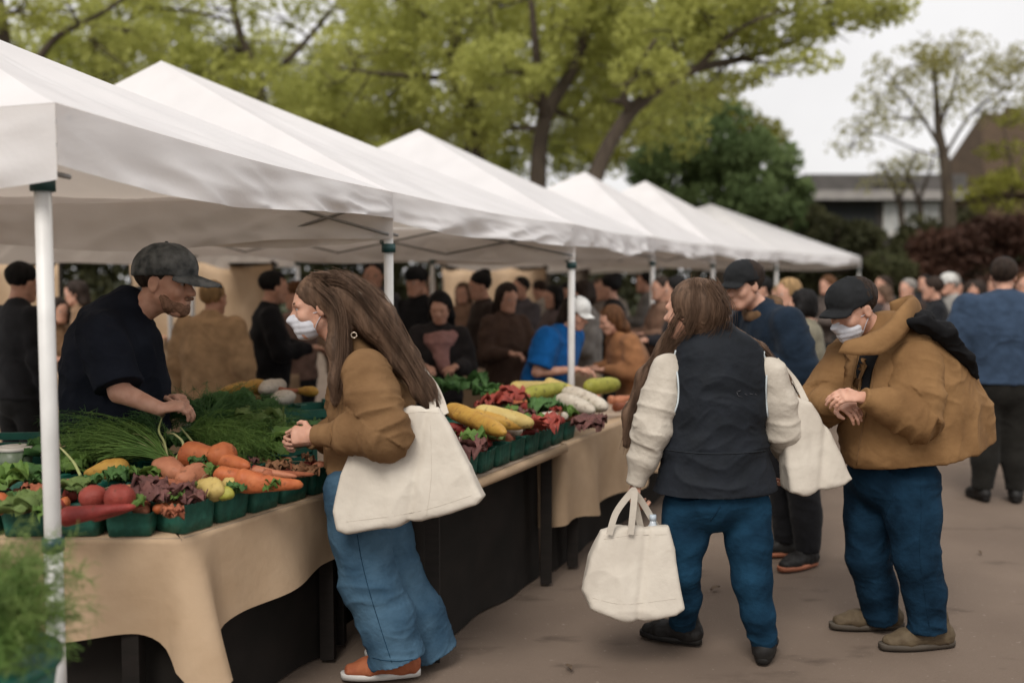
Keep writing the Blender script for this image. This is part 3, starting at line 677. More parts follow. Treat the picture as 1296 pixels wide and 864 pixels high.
# ------------------------------------------------------------------ people
UP = A(0, 0, 1)
def head_frame(fwd, up=UP):
    f = nrm(fwd); l = nrm(np.cross(up, f)); u = np.cross(f, l); return f, l, u
class Head:
    def __init__(s, c, fwd, up=UP, sc=1.0): s.c = np.asarray(c, float); s.f, s.l, s.u = head_frame(fwd, up); s.s = sc
    def __call__(s, f, l, u): return s.c + s.s * (f * s.f + l * s.l + u * s.u)
    @property
    def ax(s): return np.stack([s.f, s.l, s.u])
def head_ops(F, H, detail=True):
    s = H.s; ax = H.ax; R = lambda *r: np.array(r) * s
    F.ell(H(-.014, 0, .034), R(.100, .076, .086), ax, .02)
    F.ell(H(.032, 0, -.030), R(.060, .056, .086), ax, .04 * s)
    F.limb(H(.066, -.012, -.098), H(.066, .012, -.098), .020 * s, .020 * s, .03 * s)
    for q in (-1, 1):
        F.limb(H(-.002, q * .052, -.055), H(.055, q * .02, -.098), .018 * s, .017 * s, .03 * s)
        if detail:
            F.limb(H(.078, q * .048, .016), H(.086, q * .012, .018), .010 * s, .010 * s, .018 * s)
            F.ell(H(.060, q * .044, -.032), R(.022, .018, .02), ax, .025 * s)
    if detail:
        for q in (-1, 1): F.ell(H(.098, q * .032, .000), R(.018, .019, .012), ax, .014 * s, 'sub')
        for q in (-1, 1): F.ell(H(.080, q * .032, .0085), R(.011, .015, .0060), ax, .005 * s); F.ell(H(.080, q * .032, -.0085), R(.009, .013, .0050), ax, .006 * s)
        F.limb(H(.084, 0, .004), H(.110, 0, -.032), .008 * s, .0125 * s, .014 * s)
        for q in (-1, 1): F.ell(H(.100, q * .012, -.036), R(.012, .008, .009), ax, .008 * s)
        F.limb(H(.083, -.017, -.067), H(.083, .017, -.067), .011 * s, .011 * s, .012 * s)
        F.limb(H(.089, -.015, -.062), H(.089, .015, -.062), .006 * s, .006 * s, .006 * s)
        F.limb(H(.088, -.013, -.073), H(.088, .013, -.073), .0065 * s, .0065 * s, .005 * s)
    for q in (-1, 1):
        F.ell(H(-.010, q * .078, -.010), R(.020, .010, .032), ax, .008 * s)
        if detail: F.ell(H(-.006, q * .089, -.008), R(.010, .007, .018), ax, .006 * s, 'sub')
def eyes(H, par):
    for q in (-1, 1):
        mb = MB(); c = H(.0765, q * .032, .0)
        mb.grid(lambda u, v: c + .0118 * H.s * (cos(2 * pi * u) * sin(pi * max(v, .001)) * H.l + sin(2 * pi * u) * sin(pi * max(v, .001)) * H.u + cos(pi * v) * H.f), 12, 8, True)
        e = mb.build('eye', M['white_eye'], par)
        mb = MB(); mb.tube([c + H.f * .0112 * H.s, c + H.f * .0124 * H.s], [.0055 * H.s, .004 * H.s], 10); mb.build('iris', M['iris'], e)
def brows(H, par, hm):
    mb = MB()
    for q in (-1, 1): mb.tube([H(.078, q * .050, .020), H(.090, q * .035, .026), H(.095, q * .015, .022)], [.002, .0042, .003], 5)
    mb.build('eyebrow', hm, par)
def hand_ops(F, wr, d, pn, side, curl=.6, s=1.0, spread=.0, thumb=.5):
    """d: towards fingers, pn: out of the palm, side: towards the thumb."""
    d = nrm(d); pn = nrm(pn - d * pn.dot(d)); side = nrm(np.cross(pn, d)) if side is None else nrm(side - d * side.dot(d) - pn * side.dot(pn))
    k = .004
    F.limb(wr, wr + d * .085 * s, (.030 * s, .017 * s), (.041 * s, .014 * s), .012, side)
    for i, (off, ln) in enumerate([(.030, .92), (.010, 1.0), (-.010, .94), (-.029, .76)]):
        p = wr + d * (.082 - .004 * abs(i - 1)) * s + side * off * s; a = curl * .75 if np.isscalar(curl) else curl[i] * .75
        dirv = nrm(d + side * spread * (1.2 - i))
        r = .0092 * s
        d0 = dirv; an = 0
        for L, dc in ((.044, 1.0), (.028, 1.25), (.022, .8)):
            an += a * dc; dirv = nrm(d0 * cos(an) + pn * sin(an))
            q = p + dirv * L * ln * s; F.limb(p, q, r, r * .92, k); p = q; r *= .92
    # thumb leaves the side of the palm near its base
    p = wr + d * .022 * s + side * .026 * s
    for L, v, r in ((.038, d * .75 + side * .75 + pn * .25 * thumb, .0125), (.032, d * .95 + side * .25 + pn * .7 * thumb, .0105), (.025, d * 1.0 - side * .1 + pn * .8 * thumb, .009)):
        q = p + nrm(v) * L * s; F.limb(p, q, r * s, r * .92 * s, .006); p = q
def shoe(par, name, ank, ball_dir, m_up, m_sole, L=.27, w=.05, h=.015, z0=.014, high=.10, vox=.007):
    """ank: ankle point; ball_dir: horizontal toe direction."""
    d = nrm(ball_dir * A(1, 1, 0)); s = np.cross(UP, d); heel = A(ank[0], ank[1], 0) - d * L * .24
    F = Field(vox)
    P = lambda t, z: heel + d * L * t + UP * (z0 + z)
    F.chain([P(.10, .045), P(.35, .05), P(.66, .040), P(.90, .030)], [(w * .78, .045), (w * .8, .048), (w, .036), (w * .72, .024)], .03, s)
    F.limb(P(.20, .05), P(.24, high), (w * .85, w * 1.05), (w * .85, w * 1.0), .03, s)
    F.half(P(0, .012), -UP, .006)
    o = sdf_obj(F, name, m_up, par, lambda V, N: V + N * (.0025 * ridge(V * 38))[:, None])
    mb = MB()
    def out(u, zz, ex):
        a = 2 * pi * u; t = .5 - .53 * cos(a); ww = (w * (.80 + .22 * sin(pi * min(max((t - .25) / .9, 0), 1)))) * abs(sin(a)) ** .6 * (1 if sin(a) > 0 else -1)
        return heel + d * L * (t) * 1.0 + s * (ww * ex) + UP * (z0 + zz)
    mb.grid(lambda u, v: out(u, [0, .0, .022, .024, .024][int(round(v * 4))] - .001, [.0, 1.0, 1.04, .98, 0][int(round(v * 4))]), 32, 5, True)
    mb.build('sole', m_sole, o)
    return o

def figure(label, root, J, sp, vox=.007, bvox=None, group=None):
    r = empty('person', root, label, 'person', group)
    bvox = bvox or vox; H = J['head']; sd = J['side']; det = bvox < .011
    skin = M[sp.get('skin', 'skin')]
    B = Field(bvox)
    head_ops(B, H, det)
    B.limb(H(-.020, 0, -.06), J['neck'], .052 * H.s, .058 * H.s, .03)
    tor = sp['top']['sec']; k = .82
    B.chain([t[0] for t in tor[:-1]], [(t[1] * k * .9, t[2] * k * .9) for t in tor[:-1]], .03, sd, 'b')
    B.limb(tor[-2][0], (J['hipL'] + J['hipR']) / 2 + A(0, 0, .08), (.13, .10), (.13, .10), .03, sd)
    for q in 'LR':
        B.chain([J['sh' + q], J['el' + q], J['wr' + q]], sp.get('arm', [.045, .038, .026]), .012)
        if 'ha' + q in J:
            hd, pn, si, cu = J['ha' + q][:4]; hand_ops(B, J['wr' + q], hd, pn, si, cu, sp.get('hs', 1.0), *(J['ha' + q][4:]))
        fo = A(*(J['foot' + q] if 'foot' + q in J else J['an' + q])[:2], .055); ab = A(fo[0], fo[1], J['an' + q][2])
        B.chain([J['hip' + q], J['kn' + q], ab], [.07, .048, .032], .02); B.limb(ab, fo, .032, .026, .02); B.limb(fo, fo + nrm(J['toe' + q]) * .08 + A(0, 0, -.012), .026, .016, .02)
    sdf_obj(B, 'body', skin, r, (lambda V, N: V + N * (.0008 * vnoise(V * 60))[:, None]) if det else None, 1 if det else 0)
    if det and sp.get('eyes', True) and bvox < .009: eyes(H, r)
    if det and sp.get('brow'): brows(H, r, hairm(sp['hair']))
    # trousers
    pn = sp['pants']
    G = Field(vox); hipc = (J['hipL'] + J['hipR']) / 2
    wst = pn.get('waist', tor[-1][0] + A(0, 0, .02))
    G.limb(wst, A(hipc[0], hipc[1], min(hipc[2] + min(pn['seat']) - .05, wst[2] - .03)), pn['seat'], pn['seat'], .03, sd, flat='a')
    for q in 'LR':
        rs = pn['r']; kn = J['kn' + q]; hm = J.get('hem' + q, J['an' + q] + A(0, 0, -.0))
        th = J['hip' + q] * .55 + kn * .45 + J.get('thoff', A(0, 0, 0)); sh_ = kn * .5 + hm * .5 - nrm(J['toe' + q]) * .015
        G.chain([J['hip' + q], th, kn, sh_, hm], [rs[0], (rs[0] + rs[1]) / 2 * 1.02, rs[1], rs[1] * .48 + rs[2] * .52, rs[2]], .03, sd, 'b')
        G.limb(hm + A(0, 0, -.02), hm + A(0, 0, .02), rs[2] * .82, rs[2] * .82, .004, mode='sub')
    hz = min(J['anL'][2], J['anR'][2])
    amp = pn.get('amp', .008) * .75
    kz = [J['knL'][2], J['knR'][2]]
    def dp(V, N):
        w = .45 + .9 * np.exp(-((V[:, 2] - np.mean(kz)) / .14) ** 2) + 1.1 * np.exp(-((V[:, 2] - hz - .05) / .12) ** 2) + .5 * np.exp(-((V[:, 2] - hipc[2]) / .1) ** 2)
        return fold(V, N, amp, (6, 6, 13), 3 + root[0]) * w[:, None] + V * (1 - w[:, None])
    if vox > .01: dp_ = lambda V, N: fold(V, N, .008, (7, 7, 12), 3 + root[0])
    else: dp_ = dp
    jo = sdf_obj(G, pn.get('name', 'jeans'), pn['mat'], r, dp_)
    # upper garment
    tp = sp['top']; G = Field(vox)
    G.chain([t[0] for t in tor], [(t[1], t[2]) for t in tor], tp.get('k', .05), sd, 'b')
    for fnx in tp.get('extra', []): fnx(G)
    if tp.get('collar'):
        c0, c1, w_ = tp['collar']; G.limb(c0, c1, w_, w_, .02, sd, flat='b')
    sl_ = tp.get('sleeve'); S = G
    if sl_ and tp.get('sleeve_mat'): S = Field(vox)
    if sl_:
        for q in 'LR':
            a, b, c = J['sh' + q], J['el' + q], J['wr' + q]; rr = sl_ if not isinstance(sl_, dict) else sl_[q]
            if tp.get('short'):
                e = a + (b - a) * tp['short']; S.limb(a, e, rr[0], rr[1], .04, flat='b')
            else:
                m = a * .5 + b * .5; m2 = b * .5 + c * .5
                S.chain([a, m, b, m2, c], [rr[0], (rr[0] + rr[1]) / 2 * 1.04, rr[1], rr[1] * .55 + rr[2] * .45, rr[2]], .03, flat='b')
                cf = nrm(c - b)
                if vox < .009: S.limb(c - cf * .035, c + cf * .004, rr[2] * 1.02, rr[2] * .98, .004, flat='ab')
    am = tp.get('amp', .012); scl = tp.get('sc', (8, 8, 11))
    dj = lambda V, N: fold(V, N, am if vox < .01 else am * .8, scl, root[0] * 2 + 1)
    for p_, n_ in tp.get('cut', []): G.half(p_, n_, .006)
    sdf_obj(G, tp['name'], tp['mat'], r, dj)
    def dsl(V, N):
        out = V.copy(); el = {q: J['el' + q] for q in 'LR'}; dist = np.stack([np.linalg.norm(V - J['sh' + q], axis=1) + np.linalg.norm(V - J['el' + q], axis=1) + np.linalg.norm(V - J['wr' + q], axis=1) for q in 'LR'])
        for i_, q in enumerate('LR'):
            m = dist[i_] <= dist[1 - i_]; up_ = m & (((V - el[q]) @ (J['sh' + q] - el[q])) / np.linalg.norm(J['sh' + q] - el[q]) > ((V - el[q]) @ (J['wr' + q] - el[q])) / np.linalg.norm(J['wr' + q] - el[q])); lo_ = m & ~up_
            for mm, a_ in ((up_, J['sh' + q] - el[q]), (lo_, J['wr' + q] - el[q])):
                if mm.any():
                    w_ = .5 + .9 * np.exp(-(np.linalg.norm(V[mm] - el[q], axis=1) / .13) ** 2); f_ = foldax(V[mm], N[mm], A(0, 0, 1) if False else a_, tp.get('samp', .012), 15, 4.5, 7 + root[0])
                    out[mm] = V[mm] + (f_ - V[mm]) * w_[:, None]
        return .5 * out + .5 * (V + N * ((out - V) * N).sum(1)[:, None])
    if S is not G: sdf_obj(S, 'sleeves', tp['sleeve_mat'], r, dsl)
    # shoes
    sh = sp['shoes']
    for q in 'LR': shoe(r, 'shoe', J['foot' + q] if 'foot' + q in J else J['an' + q], J['toe' + q], sh[0], sh[1], sh[2] if len(sh) > 2 else .28, vox=max(vox, .006), high=sh[3] if len(sh) > 3 else .10)
    return r
def hair_disp(amp, flow=(0, 0, 1), fr=70):
    flow = nrm(np.array(flow, float))
    def d(V, N):
        a = V @ flow; P = V - np.outer(a, flow); Q = P * fr + np.outer(a, flow) * 5
        return V + N * (amp * (ridge(Q) + .6 * ridge(Q * 2.2 + 3) - .5) + amp * 1.6 * vnoise(V * 14))[:, None]
    return d
def hair_cap(F, H, full=1.0, sides=True):
    s = H.s; R = lambda *r: np.array(r) * s; ax = H.ax
    F.ell(H(-.026, 0, .044), R(.104 * full, .088 * full, .092 * full), ax, .02)
    F.ell(H(.092, 0, -.030), R(.066, .085, .088), ax, .02, 'sub')
    if not sides: F.half(H(-.02, 0, -.02), -H.u * 1 + H.f * .45, .02)
def strands(par, paths, n, r0, hm, spread=.02, seg=7, name='hair_strands', jit=.01):
    mb = MB()
    for i in range(n):
        a, b = paths[rng.integers(len(paths))], None
        p = [np.asarray(q, float) for q in a]; o1 = rng.normal(size=3) * spread; o2 = o1 + rng.normal(size=3) * spread * .7
        k = len(p); pts = [p[j] + o1 + (o2 - o1) * j / (k - 1) + rng.normal(size=3) * jit * .2 for j in range(k)]
        t = rng.uniform(.75, 1.08)
        pts = smooth_path(pts, 4); pts = pts[:max(4, int(len(pts) * min(t, 1)))]
        m = len(pts); mb.tube(pts, [r0 * (1 - .75 * j / m) for j in range(m)], 3, False)
    return mb.build(name, hm, par)
def cap_on(par, H, m, brim=True, tilt=.0, name='cap', puff=1.0, vox=.005, flat=False, blen=.085):
    s = H.s; ax = H.ax; R = lambda *r: np.array(r) * s
    F = Field(vox)
    F.ell(H(-.012, 0, .032), R(.110 * puff, .089 * puff, .106 * puff), ax, .01); F.ell(H(.02, 0, .060), R(.085 * puff, .075 * puff, .072 * puff), ax, .03)
    F.half(H(0, 0, .024), -H.u + H.f * tilt, .006)
    if brim:
        c = H(.088, 0, .036); 
        def bf(X, Y, Z):
            X = X - c[0]; Y = Y - c[1]; Z = Z - c[2]
            x, y, z = [(X * q[0] + Y * q[1] + Z * q[2]) / s for q in ax]
            zz = z + 4.5 * y * y + .16 * x + .6 * x * np.abs(x)
            rr = np.sqrt((x / blen) ** 2 + (y / .078) ** 2)
            d2 = (rr - 1) * .07; return np.maximum(np.maximum(d2, np.abs(zz) - .0035 - vox * .35), -x - .03) * .8
        F.fn(bf, c - .14, c + .14, .008)
    o = sdf_obj(F, name, m, par, lambda V, N: V + N * (.0022 * ridge(V * 26) + .0015 * vnoise(V * 50))[:, None], 2)
    if vox < .008:
        mb = MB(); mb.tube([H(-.010, 0, .030 + .106 * puff), H(-.010, 0, .036 + .107 * puff)], [.009, .006], 8); mb.build('cap_button', m, o)
    return o
def mask_on(par, H):
    s = H.s; ax = H.ax; R = lambda *r: np.array(r) * s
    F = Field(.004)
    F.ell(H(.044, 0, -.066), R(.057, .063, .064), ax, .02)
    F.limb(H(.092, 0, -.020), H(.116, 0, -.040), .010 * s, .014 * s, .02)
    F.limb(H(.103, 0, -.045), H(.080, 0, -.108), .012 * s, .014 * s, .03)
    F.half(H(.020, 0, 0), -H.f + H.u * .25, .01); F.half(H(.09, 0, -.014), H.u + H.f * .12, .006)
    o = sdf_obj(F, 'face_mask', M['mask'], par, lambda V, N: V + N * (.0008 * np.sin((V - H.c) @ H.u * 260) + .001 * vnoise(V * 60))[:, None])
    mb = MB()
    for q in (-1, 1):
        for u0 in (-.022, -.095): mb.tube(smooth_path([H(.030, q * .060, u0), H(.01, q * .072, u0 * .5 - .01), H(-.026, q * .083, -.012)], 4), .0016, 4)
    mb.build('ear_loop', M['mask'], o); return o

BROWN = (.110, .067, .044); DKBR = (.030, .020, .015); BLK = (.010, .009, .009); BLOND = (.30, .19, .09); AUB = (.10, .045, .02); GREY = (.25, .23, .21)

# --- woman in a tan jacket, bending towards the table
def woman_tan():
    d = 4.05; w = lambda px, py, dd=0: W(px, py, d + dd)
    sd = A(.08, -1, 0)
    H = Head(w(402, 388), A(-.95, -.22, -.13), A(-.10, 0, 1))
    J = dict(side=sd, head=H, neck=w(447, 447))
    J.update(shL=w(462, 470, -.17), elL=w(486, 549, -.30), wrL=w(398, 551, -.20), shR=w(440, 470, .15), elR=w(440, 550, .20), wrR=w(392, 556, .05))
    J['haL'] = (A(-.97, .1, .02), A(.1, .95, -.3), A(0, .2, 1), [1.25, 1.3, 1.35, 1.4], .0, 1.2); J['haR'] = (A(-.95, -.1, 0), A(0, -.9, -.3), A(0, 0, 1), 1.3, .0, 1.)
    J.update(hipL=w(448, 622, -.09), knL=w(466, 735, -.09), hemL=w(503, 834, -.09), hipR=w(470, 622, .08), knR=w(500, 728, .09), hemR=w(546, 824, .12))
    J['anL'] = w(497, 838, -.09); J['anR'] = w(540, 828, .12); J['toeL'] = A(-1, -.12, 0); J['toeR'] = A(-1, .1, 0)
    J['footL'] = w(507, 850, -.03); J['footR'] = w(532, 840, .16)
    top = dict(name='jacket', mat=M['tan'], sec=[(w(452, 448), .085, .075), (w(462, 478), .17, .125), (w(470, 520), .175, .165), (w(470, 565), .17, .175), (w(456, 606), .17, .155)],
               sleeve=[.098, .098, .042], amp=.015, sc=(7, 7, 10), collar=(w(447, 446), w(438, 425), (.07, .065)), sleeve_mat=M['tan'], samp=.026)
    top['sleeve'] = dict(L=[.096, .100, .041], R=[.085, .08, .042])
    r = figure('woman in a tan jacket and white mask leaning towards the table', G0(w(490, 862)), J,
               dict(hair=BROWN, brow=True, top=top, hs=.95, pants=dict(mat=M['denim_light'], seat=(.165, .145), r=[.125, .112, .115], amp=.012, name='wide_jeans', waist=w(455, 600)), shoes=(M['shoerust'], M['solewhite'], .31, .12)), .006, .005)
    hm = hairm(BROWN); F = Field(.006)
    hair_cap(F, H, 1.04)
    F.ell(w(428, 378, -.01), A(.105, .095, .09), None, .03)
    F.chain([w(440, 375, -.04), w(478, 405, -.06), w(512, 455, -.07), w(536, 492, -.10), w(552, 522, -.13)], [.085, .076, .056, .042, .022], .04)
    F.chain([w(440, 385, .04), w(480, 420, .05), w(505, 470, .03)], [.09, .08, .04], .04)
    F.chain([w(432, 395, -.065), w(428, 440, -.10), w(428, 480, -.14), w(425, 508, -.14)], [.05, .047, .035, .018], .03)
    sdf_obj(F, 'hair', hm, r, hair_disp(.0026, (.55, 0, -.8), 85))
    pa = [[w(398, 352, -.06), w(440, 360, -.12), w(480, 405, -.14), w(515, 455, -.13), w(548, 522, -.16)], [w(420, 347, -.03), w(462, 365, -.10), w(500, 425, -.125), w(532, 478, -.15), w(556, 524, -.17)],
          [w(430, 347, 0), w(478, 375, -.05), w(516, 440, -.08), w(542, 490, -.13), w(558, 530, -.15)], [w(400, 356, -.08), w(428, 385, -.13), w(434, 435, -.15), w(430, 480, -.19), w(424, 516, -.18)]]
    strands(r, pa, 420, .0012, hm, .012)
    mb = MB(); mb.tube([w(446, 371, -.125), w(452, 369, -.13), w(458, 372, -.13)], .005, 8); mb.build('hair_clip', mat('hair_clip', (.4, .33, .25), None, .3), r)
    mb = MB(); c = w(448, 424, -.155); mb.tube([c + .011 * (cos(a) * A(1, 0, 0) + sin(a) * A(0, 0, 1)) for a in np.linspace(0, 2 * pi, 14)], .003, 6); mb.build('earring', mat('pale_metal', (.6, .5, .4), None, .25, metal=.8), r)
    mask_on(r, H)
    bj = surf([c for c in r.children if c.name.startswith('wide_jeans')][0])
    sewn_line('seam', bj, [(452, 676), (458, 710), (468, 750), (482, 795), (496, 838)], .0014, M['denim_dark'], r, .0003)
    sewn_line('hem_stitch', bj, [(472, 832), (486, 835), (505, 836), (522, 834)], .0014, M['denim_dark'], r, .0003)
    bt_ = surf([c for c in r.children if c.name.startswith('sleeves')][0])
    sewn_line('cuff_seam', bt_, [(418, 542), (420, 552), (418, 562)], .0022, M['brown'], r, .0005)
def G0(p): return (float(p[0]), float(p[1]), 0.0)
woman_tan()

# --- woman in the dark vest seen from behind
def woman_vest():
    d = 4.2; w = lambda px, py, dd=0: W(px, py, d + dd)
    sd = A(-.985, -.17, 0)
    H = Head(w(873, 393, .03), A(-.80, .60, -.03), A(.0, 0, 1), 1.02)
    J = dict(side=sd, head=H, neck=w(897, 432, .02))
    J.update(shL=w(846, 470), elL=w(824, 545, -.05), wrL=w(805, 612, -.03), shR=w(974, 474), elR=w(992, 545, .02), wrR=w(1000, 582, .20))
    J['haL'] = (A(-.05, .1, -1), A(.8, .3, 0), A(-.2, 1, 0), 1.1); J['haR'] = (A(.1, .2, -.9), A(-.9, .2, 0), A(0, .9, .2), .9)
    J.update(hipL=w(870, 642), knL=w(862, 722, .02), hemL=w(863, 788, .16), hipR=w(944, 642), knR=w(952, 736, -.03), hemR=w(967, 814, -.01))
    J['anL'] = w(866, 792, .19); J['anR'] = w(968, 822, -.01); J['toeL'] = A(-.85, .45, 0); J['toeR'] = A(.30, .95, 0); J['footL'] = w(868, 800, .20); J['footR'] = w(966, 838, 0)
    top = dict(name='vest', mat=M['vest'], sec=[(w(908, 428), .085, .075), (w(909, 448), .185, .115), (w(910, 480), .215, .135), (w(908, 520), .215, .15), (w(905, 565), .225, .16), (w(905, 620), .275, .19)], k=.03,
               sleeve=dict(L=[.078, .080, .040], R=[.076, .078, .046]), sleeve_mat=M['cream'], samp=.009, amp=.012, sc=(5, 5, 10), collar=(w(906, 438, .0), w(902, 414, .01), (.083, .075)))
    r = figure('woman seen from behind in a dark vest over cream sleeves, brown hair over both shoulders', G0(w(915, 838)), J,
               dict(hair=BROWN, top=top, pants=dict(mat=M['denim_dark'], seat=(.205, .16), r=[.108, .080, .060], amp=.0065, waist=w(905, 615)), shoes=(M['shoeblack'], M['shoeblack'], .275, .15)), .006, .006)
    hm = hairm(BROWN); F = Field(.006)
    hair_cap(F, H, 1.02)
    F.ell(w(889, 389, -.01), A(.112, .10, .104), None, .03); F.ell(w(890, 418, .02), A(.075, .075, .10), None, .04)
    F.chain([w(880, 405, .06), w(852, 440, .12), w(822, 478, .16), w(800, 525, .14), w(793, 562, .12)], [.078, .064, .050, .036, .018], .04)
    F.chain([w(905, 415, .08), w(960, 445, .13), w(992, 480, .10), w(1006, 520, .06), w(1012, 540, .04)], [.05, .038, .028, .020, .010], .03)
    sdf_obj(F, 'hair', hm, r, hair_disp(.0028, (-.2, 0, -.9), 85))
    pa = [[w(880, 365, -.05), w(855, 410, -.0), w(835, 455, .10), w(806, 510, .10), w(790, 568, .09)], [w(870, 400, .0), w(845, 440, .06), w(815, 480, .12), w(800, 540, .09), w(800, 590, .08)],
          [w(960, 440, .06), w(990, 475, .05), w(1006, 515, .02), w(1014, 552, .01)], [w(895, 360, -.08), w(908, 385, -.11), w(900, 415, -.08), w(876, 438, -.02), w(850, 455, .05)], [w(900, 358, -.07), w(918, 388, -.09), w(915, 418, -.06), w(898, 438, .0)], [w(880, 358, -.07), w(880, 390, -.10), w(868, 422, -.06), w(848, 448, .04)]]
    strands(r, pa, 330, .0012, hm, .014)
    vest = [c for c in r.children if c.name.startswith('vest')][0]; bv = surf(vest)
    mb = MB()
    sewn_line('piping', bv, [(848, 442), (855, 460), (859, 485), (858, 510), (850, 532)], .0040, M['piping'], r, .003)
    sewn_line('piping', bv, [(974, 444), (970, 470), (969, 505), (973, 545)], .0040, M['piping'], r, .003)
    sewn_line('seam', bv, [(838, 568), (870, 572), (910, 574), (950, 572), (985, 566)], .0028, M['vest_yoke'], r, .001)
    mb = MB()                                                         # small pale stitched mark
    for pts in ([(932, 496), (934, 501), (939, 502)], [(933, 495), (937, 494)], [(942, 498), (945, 500)], [(948, 498), (952, 499)], [(955, 498), (957, 500)]):
        mb.tube([onto(bv, *q)[0] + onto(bv, *q)[1] * .004 for q in pts], .0010, 4)
    mb.build('stitched_mark', mat('grey_thread', (.10, .10, .11)), r)
    jean = [c for c in r.children if c.name.startswith('jeans')][0]; bj = surf(jean)
    sewn_line('seam', bj, [(912, 640), (905, 650), (899, 658)], .0025, M['denim_deep'], r, .001)
    sewn_line('seam', bj, [(982, 640), (985, 690), (984, 730), (986, 770), (988, 805)], .0014, M['denim_deep'], r, .0003)
    return r
wv = woman_vest()

# --- man in the brown jacket
def man_brown():
    d = 4.42; w = lambda px, py, dd=0: W(px, py, d + dd)
    sd = A(.33, -.94, 0)
    H = Head(w(1079, 391, -.02), A(-.86, -.34, -.36), A(-.2, -.1, 1), 1.04)
    J = dict(side=sd, head=H, neck=w(1128, 428))
    J.update(shL=w(1158, 462, -.16), elL=w(1160, 528, -.27), wrL=w(1092, 503, -.30), shR=w(1075, 455, .12), elR=w(1036, 515, .06), wrR=w(1062, 512, -.14))
    J['haL'] = (A(-.96, -.05, .10), A(.05, .5, -.85), A(.1, .85, .5), [.55, .6, .65, .7], .02, .6); J['haR'] = (A(.2, -.75, .0), A(.3, .3, -.8), A(-.9, -.2, 0), .8)
    J.update(hipL=w(1152, 610, -.08), knL=w(1160, 706, -.12), hemL=w(1173, 796, -.09), hipR=w(1105, 610, .10), knR=w(1098, 704, .10), hemR=w(1115, 784, .14))
    J['anL'] = w(1174, 800, -.09); J['anR'] = w(1118, 788, .14); J['toeL'] = A(-1, -.12, 0); J['toeR'] = A(-1, -.02, 0); J['footL'] = w(1184, 812, -.07); J['footR'] = w(1120, 796, .17)
    sec = [(w(1124, 418), .10, .085), (w(1128, 445), .215, .15), (w(1140, 480), .235, .25), (w(1150, 520), .25, .305), (w(1154, 560), .255, .34), (w(1138, 590), .22, .27)]
    top = dict(name='jacket', mat=M['brown'], sec=sec, k=.06, sleeve=dict(L=[.118, .098, .048], R=[.11, .095, .05]), amp=.015, sc=(4.5, 4.5, 7), sleeve_mat=M['brown'], samp=.022,
               extra=[lambda G: G.limb(w(1222, 520, .05), w(1236, 560, .04), .085, .075, .06), lambda G: G.limb(w(1195, 470, .03), w(1225, 530, .05), .11, .10, .08)],
               cut=[(w(1065, 586), A(.145, .02, -1)), ])
    r = figure('man in a loose brown jacket, black cap and white mask looking down at his hands', G0(w(1130, 822)), J,
               dict(hair=DKBR, brow=True, top=top, hs=.96, pants=dict(mat=M['denim_deep'], seat=(.185, .195), r=[.130, .096, .080], amp=.008, waist=w(1135, 590)), shoes=(M['shoebrown'], M['solebrown'], .335, .135)), .006, .005)
    F = Field(.006); hair_cap(F, H, .97); sdf_obj(F, 'hair', hairm(DKBR), r, hair_disp(.002, (.3, 0, -.9), 120))
    cap_on(r, H, M['capblack'], True, -.10, puff=.99, blen=.066)
    mask_on(r, H)
    jk = [c for c in r.children if c.name.startswith('jacket')][0]; bv = surf(jk)
    sewn_patch('shirt', bv, [(1092, 438), (1108, 436), (1112, 450), (1104, 470), (1100, 496), (1086, 496), (1084, 465)], .004, .008, M['black'], r)
    # stand-up collar as a folded sheet of cloth
    base = [(1080, 440, -.16), (1096, 437, -.20), (1116, 430, -.20), (1136, 416, -.18), (1150, 402, -.10), (1156, 398, .0), (1148, 398, .10), (1128, 404, .16)]
    topl = [(1070, 433, -.20), (1094, 427, -.235), (1120, 412, -.225), (1140, 390, -.20), (1152, 378, -.11), (1158, 376, .0), (1150, 376, .11), (1126, 384, .17)]
    outl = [(1060, 448, -.21), (1090, 450, -.27), (1116, 447, -.275), (1143, 426, -.245), (1158, 402, -.13), (1165, 400, .0), (1160, 402, .12), (1140, 408, .20)]
    Bp, Tp, Op = [smooth_path([w(*q) for q in L_], 5) for L_ in (base, topl, outl)]
    def coll(u, v):
        i_ = min(int(u * (len(Bp) - 1) + .5), len(Bp) - 1); b_, t_, o_ = Bp[i_], Tp[i_], Op[i_]
        p_ = b_ + (t_ - b_) * (v * 2) if v < .5 else t_ + (o_ - t_) * (v * 2 - 1) + A(0, -.012, .012) * sin(pi * (v * 2 - 1))
        return p_ + .006 * A(1, 1, 1) * vnoise((p_ * 16)[None])[0]
    mb = MB(); mb.grid(coll, len(Bp), 13); co_ = mb.build('collar', M['brown'], r)
    md = co_.modifiers.new('thickness', 'SOLIDIFY'); md.thickness = .006
    sewn_patch('lapel', bv, [(1092, 436), (1080, 440), (1058, 446), (1042, 456), (1052, 474), (1066, 490), (1080, 492), (1085, 465)], .010, .008, M['brown'], r, .15)
    sewn_line('seam', bv, [(1112, 446), (1106, 470), (1102, 500), (1092, 540), (1084, 588)], .003, M['tan'], r, .001)
    F = Field(.006)
    F.chain([w(1140, 410, -.21), w(1168, 408, -.22), w(1198, 424, -.20), w(1222, 452, -.13), w(1236, 478, -.06)], [(.02, .012), (.045, .02), (.045, .02), (.034, .018), (.02, .014)], .03, A(.4, -.7, .6))
    F.chain([w(1164, 408, .06), w(1196, 420, .04), w(1224, 456, .01)], [(.05, .03), (.05, .03), (.03, .02)], .05)
    F.chain([w(1166, 404, -.17), w(1172, 404, -.05), w(1166, 404, .08)], [.03, .035, .03], .04)
    sdf_obj(F, 'hood', M['black'], r, lambda V, N: fold(V, N, .012, (11, 11, 11), 8))
    bj = surf([c for c in r.children if c.name.startswith('jeans')][0])
